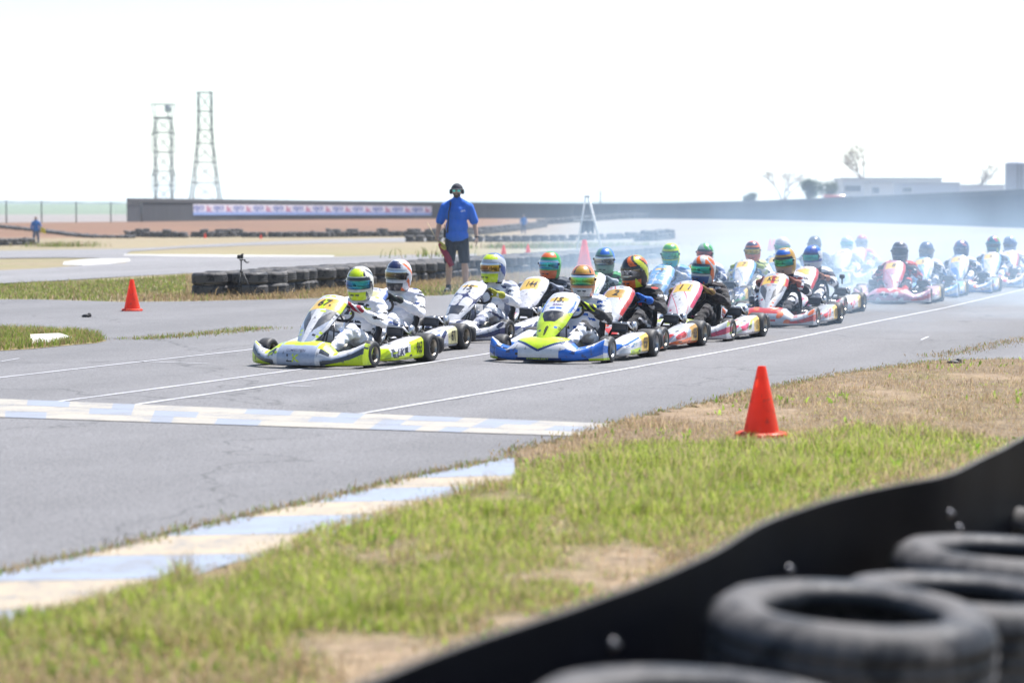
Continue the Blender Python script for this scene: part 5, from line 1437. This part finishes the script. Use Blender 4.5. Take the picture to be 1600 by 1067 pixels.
SPECS = [
 spec('A', 560, 23.65, 'lime, white and grey racing kart numbered 963 on its side pod', 'driver in white suit, red and white gloves and lime topped helmet with blue visor', (W, GLIME, H('aab4c8'), H('3c434e')), hl(1, OFW, GLIME, H('39424c'), GLIME, K, VBL, VTL, K), (W, H('dcdce4'), H('2a2a34'), H('b0203c'), W), fk=1, pk=1, sk=1, num='67.', side='963', mark=GLIME, glove2=W, ftext=[('L', -.10, .30, .08, K, 1.3), ('K', .02, .30, .08, GLIME, 1.2), ('COMPETITION', 0, .55, .022, NVY, 1)], stext=[('LK', -.62, .125, .075, NVY, 1.2)], deco=3, pose=1, yaw=.20, deg=24.5),
 spec('A', 621, 25.7, 'white kart with blue swirls and black number stripes 971 behind the lime kart', 'driver in plain white suit with dark gloves and white and navy helmet', (W, H('4a68b0'), H('c9d2e4'), NVY), hl(1, W, NVY, ORG, H('3a3a40'), SILV, VSM, H('8a7a50'), SILV), (W, H('d4d4de'), H('c0c0cc'), K, W), side='971', num='9', numbg=H('d8d4a0'), chest=[('Tuner', .03, .49, .045, NVY)], deco=3, pose=1, yaw=.05, deg=25, glove2=H('3a4a44')),
 spec('A', 774, 28.0, 'white and navy kart with a dark scoop in its number panel', 'driver in white suit with yellow gloves and yellow and white helmet', (W, H('303866'), H('cfd3de'), H('2c3050')), hl(2, H('c9ccd0'), GLIME, H('3a5aa0'), GLIME, SILV, H('8a5a3a', 1), VGD, W), (W, H('b4b8cc'), H('9aa0b8'), H('b8b838'), W), pk=3, num='15', yaw=-.18, deco=1, pose=2, neck=K, deg=27),
 spec('A', 860, 29.9, 'pink and red kart with yellow number plate 144', 'driver in black suit with green and orange helmet and blue visor', (PNK, W, H('e0e0e6'), PNK), hl(2, GRN, ORG, GRN, ORG, VTL, VBL, VTL, SILV), (H('20232c'), H('5a606c'), K, H('a0a8b8'), K), pk=4, num='144', numfmt=(.12, .76, .56), yaw=-.05, deco=0, pose=3),
 spec('A', 945, 31.9, 'dark green and white kart almost hidden behind the blue and lime kart', 'driver in dark suit with green sleeves and glossy blue helmet', (H('2c8a54'), W, K, GRY), hl(0, H('6a9a8a'), BLU, BLU, H('8aa898'), K, H('5a5a5a', 1), VWH, SILV), (H('1c1f28'), H('3f9a62'), W, H('b8c0c8'), K), yaw=.02, deco=0, pose=0),
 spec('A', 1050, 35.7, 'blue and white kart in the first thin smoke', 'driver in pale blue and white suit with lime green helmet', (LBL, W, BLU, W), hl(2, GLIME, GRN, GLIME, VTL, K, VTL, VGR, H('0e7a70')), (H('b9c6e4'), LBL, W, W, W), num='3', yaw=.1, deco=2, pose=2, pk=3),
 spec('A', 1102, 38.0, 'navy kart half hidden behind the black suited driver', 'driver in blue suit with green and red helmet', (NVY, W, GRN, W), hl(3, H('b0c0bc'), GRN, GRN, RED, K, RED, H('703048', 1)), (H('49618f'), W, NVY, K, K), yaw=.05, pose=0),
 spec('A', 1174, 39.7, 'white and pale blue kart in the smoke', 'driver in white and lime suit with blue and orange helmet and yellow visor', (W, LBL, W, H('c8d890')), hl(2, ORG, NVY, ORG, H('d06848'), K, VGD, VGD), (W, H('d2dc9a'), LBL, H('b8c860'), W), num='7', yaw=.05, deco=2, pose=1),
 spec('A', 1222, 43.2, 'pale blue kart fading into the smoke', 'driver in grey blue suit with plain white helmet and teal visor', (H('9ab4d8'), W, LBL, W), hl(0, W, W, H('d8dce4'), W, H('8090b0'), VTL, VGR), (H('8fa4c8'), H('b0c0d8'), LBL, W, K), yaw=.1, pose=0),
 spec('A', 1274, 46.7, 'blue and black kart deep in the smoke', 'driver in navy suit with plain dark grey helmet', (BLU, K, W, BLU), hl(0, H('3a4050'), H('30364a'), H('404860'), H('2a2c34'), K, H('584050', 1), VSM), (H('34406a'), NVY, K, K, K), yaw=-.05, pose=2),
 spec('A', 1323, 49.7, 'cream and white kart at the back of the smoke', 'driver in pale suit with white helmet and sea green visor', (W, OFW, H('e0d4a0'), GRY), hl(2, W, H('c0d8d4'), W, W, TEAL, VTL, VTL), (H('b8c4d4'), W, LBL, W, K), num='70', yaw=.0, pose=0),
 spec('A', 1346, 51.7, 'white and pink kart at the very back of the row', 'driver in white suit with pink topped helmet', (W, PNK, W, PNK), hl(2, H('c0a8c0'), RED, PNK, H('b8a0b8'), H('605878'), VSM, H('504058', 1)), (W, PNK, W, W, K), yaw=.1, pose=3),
 spec('B', 911, 24.4, 'blue, white and lime racing kart numbered 959 on its side pod', 'driver in white suit with black sleeves, yellow gloves and orange helmet', (W, BLU, H('c0dc20', .9), H('15336e')), hl(1, H('e08a48'), GOLD, ORG, W, K, VGD, VGR, W), (W, H('e4e4ea'), BLU, K, W), fk=2, pk=2, sk=2, num='15.', numfmt=(.085, .80, .9), side='959', gold=False, ftext=[('COMPKART', 0, .085, .026, GLIME, 1.2)], ptext=[('8', .20, .07, K, 0), ('8', .14, .06, K, 0), ('BAH', .68, .03, H('6a4a9a'), 0)], stext=[('COMPKART', -.56, .16, .022, TEAL, .9), ('II', -.385, .155, .05, BLU, 1)], deco=9, pose=0, yaw=.22, glove2=GLIME, sleeve=K),
 spec('B', 995, 26.3, 'grey kart with red and orange blocks numbered 928 on its side pod', 'driver in black suit with blue gloves and black and orange helmet', (H('d0d4da'), RED, ORG, H('9aa4b8')), hl(3, H('26262a'), ORG, H('d8e030'), ORG, H('2c2c30'), VWH, VSM), (H('1a1a1f'), H('26262e'), K, BLU, K), side='928', num='2', numbg=GOLD, stext=[('KR', -.56, .15, .06, RED, 1.3)], yaw=-.42, deco=0, pose=2, neck=K),
 spec('B', 1097, 28.2, 'white, pink and lime kart with a tall white number panel', 'driver in black suit with gold gloves and white helmet with orange flashes', (W, PNK, H('d8d0d4'), H('c0d040')), hl(3, H('c6ccd0'), ORG, ORG, H('2a5a9a'), H('505a60'), VGR, VTL), (H('1c1a1f'), H('302a30'), K, H('a88848'), K), side='111', num='1 1', pk=0, stext=[('Swift', -.56, .15, .05, K, 1.2)], yaw=-.30, roll=.12, deco=0, pose=1, glove2=H('70483c')),
 spec('B', 1227, 31.4, 'silver and red kart with KC2 on its number panel', 'driver in black and white suit with blue and gold helmet and chequered chin', (SILV, RED, H('d4d6da'), ORG), hl(2, GOLD, BLU, GOLD, H('b89a8a'), K, VTL, VGR), (H('2a2c38'), W, RED, H('a86858'), K), num='KC2', numfmt=(.10, .80, .62), pk=1, side='108', stext=[('IC', -.56, .15, .05, PNK, 1.3)], yaw=-.08, deco=0, pose=0),
 spec('B', 1272, 35.0, 'red and white kart with an action camera on its radiator', 'driver in navy suit with blue and white helmet', (W, RED, H('c8ccd4'), PNK), hl(0, H('2440a8'), BLU, W, H('c8ccd8'), NVY, VTL, VTL), (H('2a3048'), W, NVY, H('c88a70'), K), side='18', yaw=-.30, deco=0, pose=2),
 spec('B', 1404, 38.8, 'red and white kart at the front of the smoky second group', 'driver in black suit with red shoulders and black and white helmet', (H('c89aae'), RED, W, W), hl(2, H('8a8490'), H('30303a'), H('b0a8b0'), K, K, VSM, K), (H('30344a'), RED, W, K, K), num='8', yaw=-.15, pose=1, deco=0),
 spec('B', 1447, 41.4, 'light blue kart following the smoky red and white kart', 'driver in dark suit with spiky dark blue helmet', (LBL, W, BLU, W), hl(3, H('26407a'), H('20305a'), NVY, H('303a58'), K, H('7a6058', 1), VSM), (H('31456e'), W, LBL, K, K), yaw=.1, pose=0, num='5'),
 spec('B', 1502, 43.4, 'blue grey kart ahead of the last two in the smoke', 'driver in navy and white suit with blue and pink swirled helmet', (H('90a8d0'), W, BLU, ORG), hl(3, H('3a5890'), H('c07a88'), NVY, H('6a789a'), H('33507e'), H('44609a', 1), VSM), (H('4a6498'), W, PNK, K, K), yaw=-.4, pose=3, num='4'),
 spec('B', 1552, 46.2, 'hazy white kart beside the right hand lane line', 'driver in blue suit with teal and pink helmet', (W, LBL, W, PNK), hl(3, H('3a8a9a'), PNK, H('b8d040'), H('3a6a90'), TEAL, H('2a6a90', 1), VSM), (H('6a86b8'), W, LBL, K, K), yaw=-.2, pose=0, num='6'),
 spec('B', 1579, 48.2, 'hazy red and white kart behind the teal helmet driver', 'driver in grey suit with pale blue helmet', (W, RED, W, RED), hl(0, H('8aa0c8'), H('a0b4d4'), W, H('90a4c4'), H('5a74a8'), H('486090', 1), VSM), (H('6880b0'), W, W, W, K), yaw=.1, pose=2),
]
R_ = random.Random(3)
KART_POS = []
for i, S in enumerate(SPECS):
    S['seed'] = i * 1.7 + .4
    c1, c2, c3, c4 = S['c1'], S['c2'], S['c3'], S['c4']; nb = S.get('numbg', YEL)
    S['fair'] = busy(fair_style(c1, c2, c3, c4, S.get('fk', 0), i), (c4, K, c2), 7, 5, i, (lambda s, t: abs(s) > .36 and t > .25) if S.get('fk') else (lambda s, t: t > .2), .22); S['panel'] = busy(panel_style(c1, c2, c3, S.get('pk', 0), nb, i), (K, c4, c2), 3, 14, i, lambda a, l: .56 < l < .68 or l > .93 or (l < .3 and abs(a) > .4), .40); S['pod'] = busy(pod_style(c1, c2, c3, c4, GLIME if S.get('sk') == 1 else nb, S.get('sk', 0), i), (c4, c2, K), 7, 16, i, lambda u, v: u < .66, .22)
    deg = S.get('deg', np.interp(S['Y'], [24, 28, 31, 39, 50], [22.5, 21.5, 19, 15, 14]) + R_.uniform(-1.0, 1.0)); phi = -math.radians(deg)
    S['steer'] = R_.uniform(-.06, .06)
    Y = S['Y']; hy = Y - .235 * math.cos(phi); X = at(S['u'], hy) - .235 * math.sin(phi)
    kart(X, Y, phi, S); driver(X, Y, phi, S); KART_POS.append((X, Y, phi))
# action camera standing on one radiator
X, Y, phi = KART_POS[16]; Rz = Matrix.Rotation(phi, 3, 'Z'); q = Vector((X, Y, 0)) + Rz @ Vector((.40, -.20, .41))
mb = MB(); mb.tube([(0, 0, -.01), (0, 0, .06)], .010, 8, BLK); mb.ball((0, 0, .06), .016, 8, BLK); mb.box((0, 0, .10), (.075, .04, .06), col=BLK, bevel=.01); mb.tube([(.015, -.018, .105), (.015, -.032, .105)], .014, 12, (.05, .05, .06))
put('action_camera', auto_sharp(mb.mesh()), M_PLAIN, None, tuple(q), phi, label='small black action camera mounted above the radiator of a red and white kart', cat='camera')
# ------------------------------------------------------------------ people on foot
def relaxed_hand(mb, W, sg):
    W = Vector(W); mb.cap(W, W + Vector((0, -.01, -.055)), .027, .030, 10); mb.cap(W + Vector((0, -.035, -.05)), W + Vector((0, .02, -.055)), .02, .02, 10)
    for k, (dy, L) in enumerate(((-.042, .062), (-.016, .074), (.008, .070), (.028, .055))):
        a = W + Vector((0, dy, -.075)); b = a + Vector((-sg * .006, -.004, -L * .5)); c = b + Vector((-sg * .02, -.004, -L * .45)); mb.cap(a, b, .0105, .010, 8); mb.cap(b, c, .010, .0085, 8)
    a = W + Vector((-sg * .012, -.04, -.03)); b = a + Vector((-sg * .016, -.03, -.03)); c = b + Vector((-sg * .006, -.008, -.03)); mb.cap(a, b, .0135, .0115, 8); mb.cap(b, c, .0115, .010, 8)
SKC = (.48, .29, .20)
def standing(loc, rz, scale, label, top, bottom, long_sleeve=False, long_legs=False, marshal=False, hat=None, grp=None):
    p = empty('person', loc, rz, label=label, cat='person'); p.scale = (scale,) * 3
    sh = (.215, .02, 1.475); legs = {}
    B = MB()
    # head with face
    B.ball((0, 0, 1.735), (.078, .098, .115), 20); B.ball((0, -.035, 1.685), (.060, .062, .062), 16); B.cap((0, -.02, 1.655), (0, -.062, 1.648), .045, .034, 10)
    B.cap((0, -.093, 1.745), (0, -.112, 1.712), .012, .016, 8); B.cap((-.028, -.090, 1.758), (.028, -.090, 1.758), .014, .014, 8); B.cap((-.022, -.088, 1.676), (.022, -.088, 1.676), .011, .011, 8)
    for s in (-1, 1): B.ball((s * .080, .005, 1.73), (.012, .022, .034), 8); B.ball((s * .032, -.084, 1.738), (.014, .01, .009), 8); B.ball((s * .048, -.06, 1.70), (.026, .03, .03), 8)
    B.cap((0, .015, 1.50), (0, .0, 1.66), .068, .060, 14)
    B.ball((0, .01, 1.33), (.175, .115, .20), 16); B.ball((0, 0, 1.10), (.165, .12, .16), 16); B.ball((0, .01, .97), (.17, .125, .12), 16); B.cap((-.16, .02, 1.47), (.16, .02, 1.47), .07, .07, 12)
    for s in (-1, 1):
        if marshal: el = Vector((s * (.305 if s < 0 else .300), .05, 1.19)); wr = Vector((-.335, -.085, .955)) if s < 0 else Vector((.345, -.02, .935))
        else: el = Vector((s * .29, .05, 1.18)); wr = Vector((s * .25, -.10, .96))
        S0 = Vector((s * .20, .02, 1.465)); B.cap(S0, S0.lerp(el, .55), .062, .052); B.cap(S0.lerp(el, .55), el, .052, .044); B.cap(el, el.lerp(wr, .4), .044, .043); B.cap(el.lerp(wr, .4), wr, .043, .028)
        if marshal and s < 0:
            d = Vector((.55, -.10, -.83)).normalized(); grip(B, wr + Vector((.01, -.045, -.065)), d, Vector((-.3, .5, .6)), wr, r=.0115)
        else: relaxed_hand(B, wr, s)
        hp = Vector((s * .095, .01, .93)); kn = Vector((s * .135, -.02, .50)); an = Vector((s * .150, .03, .09)); B.cap(hp, hp.lerp(kn, .5), .093, .080); B.cap(hp.lerp(kn, .5), kn, .080, .056); B.ball(kn + Vector((0, -.015, 0)), .054, 10); B.cap(kn, kn.lerp(an, .32) + Vector((0, .022, 0)), .054, .060); B.cap(kn.lerp(an, .32) + Vector((0, .022, 0)), an, .060, .036)
        legs[s] = an; B.cap(an + Vector((0, .04, -.045)), an + Vector((s * .03, -.15, -.055)), .038, .032)
    me = solid(B, .0095, 2); c = face_centres(me); col = np.tile(np.array(SKC), (len(c), 1)); col *= (.92 + .16 * fbm(c[:, 0] * 20, c[:, 2] * 20, 3))[:, None]
    beard = (c[:, 2] < 1.700) & (c[:, 2] > 1.60) & (c[:, 1] < .03) & ~((np.abs(c[:, 0]) < .02) & (np.abs(c[:, 2] - 1.677) < .008) & (c[:, 1] < -.09)); col[beard] = (.03, .02, .016)
    hair = (c[:, 2] > 1.70) & (c[:, 1] > .03) | (c[:, 2] > 1.80); col[hair] = (.03, .022, .018)
    paint(me, col); put('body', me, M_SKIN, p)
    # shirt
    T = MB(); T.ball((0, .01, 1.34), (.205, .145, .20), 16); T.ball((0, .0, 1.13), (.198, .150, .19), 16); T.ball((0, .0, .97), (.205, .155, .15), 16); T.cap((-.165, .02, 1.468), (.165, .02, 1.468), .088, .088, 14); T.cap((0, .015, 1.50), (0, .004, 1.60), .105, .075, 14)
    for s in (-1, 1): T.cap((s * .17, .02, 1.485), (s * .03, .01, 1.565), .075, .070, 12)
    for s in (-1, 1):
        S0 = Vector((s * .205, .02, 1.455)); el = Vector((s * .305, .05, 1.19)); T.cap(S0, S0.lerp(el, .85 if not long_sleeve else 1), .088, .080)
        if long_sleeve: T.cap(el, Vector((s * .25, -.09, .97)), .066, .048)
    me = solid(T, .013, 5)
    bm = bmesh.new(); bm.from_mesh(me); bmesh.ops.bisect_plane(bm, geom=bm.verts[:] + bm.edges[:] + bm.faces[:], plane_co=(0, 0, .875), plane_no=(.10, 0, -1), clear_outer=True); bm.to_mesh(me); bm.free()
    c = face_centres(me); col = np.tile(np.array(top), (len(c), 1)); paint(me, col); so = put('shirt', me, M_SHIRT, p)
    me.polygons.foreach_set('use_smooth', np.ones(len(me.polygons), bool))
    # shorts or trousers
    Q = MB(); Q.ball((0, .005, .96), (.185, .140, .12), 16); Q.cap((0, 0, .97), (0, 0, .88), .15, .12, 14)
    for s in (-1, 1):
        hp = Vector((s * .095, .01, .90)); kn = Vector((s * .135, -.015, .50)); an = Vector((s * .150, .03, .09)); Q.cap(hp, hp.lerp(kn, .88), .112, .100)
        if long_legs: Q.cap(kn, an + Vector((0, 0, .02)), .088, .068)
    me = solid(Q, .013, 5)
    if not long_legs:
        bm = bmesh.new(); bm.from_mesh(me); bmesh.ops.bisect_plane(bm, geom=bm.verts[:] + bm.edges[:] + bm.faces[:], plane_co=(0, 0, .50), plane_no=(0, 0, -1), clear_outer=True); bm.to_mesh(me); bm.free()
    paint(me, [bottom] * len(me.polygons)); me.polygons.foreach_set('use_smooth', np.ones(len(me.polygons), bool)); put('trousers' if long_legs else 'shorts', me, M_SHIRT, p)
    for s in (-1, 1):
        mb = MB(); an = legs[s]; mb.cap(an + Vector((0, .05, -.045)), an + Vector((s * .03, -.16, -.058)), .044, .038, 12); mb.cap(an + Vector((0, .01, -.02)), an + Vector((0, .0, .03)), .048, .044, 12); mb.box(an + Vector((s * .015, -.055, -.082)), (.085, .28, .016), Matrix.Rotation(s * -.14, 3, 'Z'), (.12, .12, .12), .006)
        me = mesh_from(mb.v, mb.f, True, [(.04, .045, .05)] * (len(mb.f) - 26) + [(.1, .1, .1)] * 26); put('shoe', me, M_PLAIN, p)
    if marshal:
        mb = MB()                                                  # cap with peak
        mb.grid(lambda i, j: Vector((.088 * math.sin(i * 6.2832) * math.cos(j * 1.57) ** .7, .108 * math.cos(i * 6.2832) * math.cos(j * 1.57) ** .7 + .002, 1.775 + .088 * math.sin(j * 1.57))), 32, 10, lambda i, j: (.030, .030, .045))
        mb.grid(lambda i, j: Vector((.075 * math.sin((i - .5) * 2.9) * (1 - .1 * j), -.095 - .075 * j * math.cos((i - .5) * 2.2), 1.782 - .014 * j - .012 * abs(i - .5))), 16, 5, lambda i, j: (.03, .03, .045)); mb.build('cap', M_SHIRT, p)
        mb = MB()
        for s in (-1, 1):
            mb.grid(lambda i, j: Vector((s * (.008 + .060 * i), -.101 - .004 * math.sin(i * 3.1) + .030 * i * i, 1.722 + .034 * j)), 8, 4, lambda i, j: (.05, .42, .45)); mb.tube([(s * .068, -.072, 1.752), (s * .088, .01, 1.75)], .004, 5, BLK)
        mb.tube([(-.07, -.078, 1.757), (-.03, -.104, 1.759), (.03, -.104, 1.759), (.07, -.078, 1.757)], .004, 5, BLK); mb.build('sunglasses', M_VISOR, p)
        for s in (-1, 1):
            mb = MB(); mb.lathe([(0, .052), (.030, .050), (.040, .036), (.042, .010), (.036, 0.0), (0, 0)], 18, 'X', (0, 0, 0), (.02, .02, .022)); mb.v = [(s * (x + .078), y * .85 + .005, z * 1.15 + 1.728) for x, y, z in mb.v]; mb.build('ear_defender', M_PLAIN, p)
        mb = MB(); mb.tube([Vector((.105 * math.cos(a), .03, 1.73 + .135 * math.sin(a))) for a in np.linspace(.1, math.pi - .1, 16)], .009, 6, BLK); mb.build('headband', M_PLAIN, p)
        mb = MB(); mb.tube([(-.10, -.115, 1.50), (-.125, -.160, 1.38), (-.135, -.166, 1.20), (-.15, -.150, 1.02)], .013, 6, BLK); mb.tube([(-.10, -.115, 1.50), (-.11, -.02, 1.57), (-.09, .08, 1.52)], .013, 6, BLK); mb.build('strap', M_PLAIN, p)
        mb = MB(); mb.box((-.205, -.02, 1.0), (.04, .07, .13), col=BLK, bevel=.01); mb.tube([(-.205, -.03, 1.06), (-.205, -.03, 1.16)], .007, 6, BLK); mb.build('radio', M_PLAIN, p)
        mb = MB(); mb.lathe([(.033, -.012), (.037, -.012), (.037, .012), (.033, .012)], 18, 'Z', (.343, -.02, .955), BLK, True); mb.box((.378, -.02, .955), (.012, .03, .03), col=(.03, .03, .035)); mb.build('watch', M_PLAIN, p)
        mb = MB(); mb.grid(lambda i, j: Vector((.08 + .075 * i, -.158 + .02 * i, 1.375 + .030 * j + .012 * i)), 8, 4, lambda i, j: (.75, .78, .85) if math.sin(i * 14 + j * 5) > -.3 else top); mb.build('chest_logo', M_DECAL, so)
    else:
        mb = MB(); mb.ball((0, .012, 1.75), (.092, .112, .118), 16); mb.cap((0, .05, 1.62), (0, .04, 1.55), .085, .09, 12); h_ = solid(mb, .012, 3); paint(h_, [hat or top] * len(h_.polygons))
        bm = bmesh.new(); bm.from_mesh(h_); bmesh.ops.bisect_plane(bm, geom=bm.verts[:] + bm.edges[:] + bm.faces[:], plane_co=(0, -.045, 0), plane_no=(0, -1, 0), clear_outer=True); bm.to_mesh(h_); bm.free(); put('hood', h_, M_SHIRT, p)
    return p
FX, FY = px(714, 456.5); FS = 1.03
standing((FX, FY, 0), -.06, FS, 'bearded flag marshal in blue shirt, black shorts, sunglasses and ear defenders', (.014, .125, .56), (.014, .014, .022), marshal=True)
# the marshal's two rolled flags
hand = Vector((FX, FY, 0)) + Matrix.Rotation(-.06, 3, 'Z') @ (Vector((-.325, -.13, .89)) * FS); dn = Vector((.50, -.10, -.86)).normalized()
def flag(off, L0, L1, c0, L, col, label, tw):
    f = empty('signal_flag', tuple(hand + off), label=label, cat='flag')
    mb = MB(); mb.tube([-dn * L0, dn * L1], .008, 8, (.55, .42, .25)); mb.build('stick', M_PLAIN, f)
    mb = MB()
    def fn(i, j):
        th = i * 6.2832; r = (.018 + .030 * math.sin(min(1, j * 1.15) * 2.6) + .014 * j) * (1 + .35 * math.sin(3 * th + tw + j * 5)); e1 = dn.orthogonal().normalized(); e2 = dn.cross(e1)
        return dn * (c0 + L * j) + e1 * r * math.cos(th) + e2 * r * math.sin(th) * .7
    mb.grid(fn, 20, 18, lambda i, j: col); mb.build('cloth', M_SHIRT, f)
flag(Vector((0, 0, 0)), .36, .42, .06, .46, (.30, .012, .035), 'rolled red flag on a wooden stick held by the marshal', 0.5)
flag(Vector((.02, .03, .0)), .10, .18, .03, .24, (.55, .46, .05), 'rolled yellow flag held behind the red flag', 2.0)
x, y = px(57, 381.5); standing((x, y, float(base_g(y))), .15, .93, 'distant person in a blue hoodie and jeans standing by the stacked tyre row', (.012, .13, .42), (.09, .12, .20), True, True, hat=(.05, .05, .06))
mb = MB(); mb.grid(lambda i, j: Vector((x + .30 + .30 * i, y - .05 + .03 * math.sin(i * 7), float(base_g(y)) + .78 + .32 * j - .15 * i)), 8, 6, lambda i, j: (.65, .5, .03)); mb.grid(lambda i, j: Vector((x + .30 + .30 * i, y - .03 + .03 * math.sin(i * 7), float(base_g(y)) + .78 + .32 * j - .15 * i)), 8, 6, lambda i, j: (.65, .5, .03), flip=True); mb.tube([(x + .28, y - .04, float(base_g(y)) + .72), (x + .30, y - .04, float(base_g(y)) + 1.14)], .012, 6, (.5, .4, .25))
put('signal_flag', mb.mesh(), M_SHIRT, None, label='small yellow flag held by the distant person in the blue hoodie', cat='flag')
x, y = px(818, 365.5); standing((x, y, float(base_g(y))), 0, .90, 'hazy distant person in blue top standing before the far wall', (.02, .18, .55), (.05, .08, .18), True, True, hat=(.3, .3, .32))

# ------------------------------------------------------------------ exhaust smoke and air
def vol_box(name, lo, hi, mat, label, cat):
    c = [(a + b) / 2 for a, b in zip(lo, hi)]; mb = MB(); mb.box((0, 0, 0), [b - a for a, b in zip(lo, hi)])
    return put(name, mb.mesh(False), mat, None, tuple(c), label=label, cat=cat, kind='stuff')
mv = bpy.data.materials.new('exhaust_smoke'); mv.use_nodes = True; nt = mv.node_tree
nt.nodes.remove(nt.nodes['Principled BSDF']); pv = N(nt, 'ShaderNodeVolumePrincipled'); nt.links.new(pv.outputs[0], nt.nodes['Material Output'].inputs['Volume'])
pv.inputs['Color'].default_value = (.56, .76, 1.0, 1); pv.inputs['Anisotropy'].default_value = .1; pv.inputs['Absorption Color'].default_value = (.5, .7, 1.0, 1) if 'Absorption Color' in pv.inputs else (0, 0, 0, 1)
tc = N(nt, 'ShaderNodeTexCoord'); mp = N(nt, 'ShaderNodeMapping'); mp.inputs['Location'].default_value = (-1, -1, -1); mp.inputs['Scale'].default_value = (2, 2, 2); nt.links.new(tc.outputs['Generated'], mp.inputs[0])
sx = N(nt, 'ShaderNodeSeparateXYZ'); nt.links.new(mp.outputs[0], sx.inputs[0])
def mth(op, a, b=None, clamp=False):
    n = N(nt, 'ShaderNodeMath', operation=op); n.use_clamp = clamp
    for i, v in enumerate((a, b)):
        if v is None: continue
        if isinstance(v, (int, float)): n.inputs[i].default_value = v
        else: nt.links.new(v, n.inputs[i])
    return n.outputs[0]
tx = mth('MULTIPLY', mth('ADD', sx.outputs[0], 1.0), .5); ty = mth('MULTIPLY', mth('ADD', sx.outputs[1], 1.0), .5)
fx = mth('MULTIPLY', mth('MULTIPLY', tx, 4.5, True), mth('SUBTRACT', 1.0, mth('POWER', tx, 6.0), True)); fy = mth('MULTIPLY', mth('MULTIPLY', ty, 5.0, True), mth('SUBTRACT', 1.0, mth('POWER', ty, 4.0), True))
zz = mth('MULTIPLY', mth('ADD', sx.outputs[2], 1.0), .5); fz = mth('POWER', mth('SUBTRACT', 1.0, zz, True), 2.5)
nz = N(nt, 'ShaderNodeTexNoise'); nz.inputs['Scale'].default_value = .42; nz.inputs['Detail'].default_value = 3; nt.links.new(tc.outputs['Object'], nz.inputs['Vector'])
nn = mth('MULTIPLY', mth('SUBTRACT', nz.outputs['Fac'], .42, True), 6.0)
SMOKE_D = .125
nt.links.new(mth('MULTIPLY', mth('MULTIPLY', mth('MULTIPLY', fx, fy), mth('MULTIPLY', fz, nn)), SMOKE_D), pv.inputs['Density'])
vol_box('exhaust_smoke', (-1.2, 25.5, .02), (27, 72, 3.1), mv, 'pale blue exhaust smoke drifting over the karts at the back', 'smoke')
mh = bpy.data.materials.new('haze_air'); mh.use_nodes = True; nt = mh.node_tree; nt.nodes.remove(nt.nodes['Principled BSDF']); pv = N(nt, 'ShaderNodeVolumePrincipled'); nt.links.new(pv.outputs[0], nt.nodes['Material Output'].inputs['Volume'])
pv.inputs['Color'].default_value = (.86, .93, 1.0, 1); pv.inputs['Density'].default_value = .00028; pv.inputs['Anisotropy'].default_value = .2
vol_box('haze', (-3400, -60, -2.2), (3400, 6200, 48), mh, 'thin bright haze in the air over the whole track', 'haze')
scene.cycles.volume_step_rate = 1.0
scene.cycles.volume_max_steps = 128
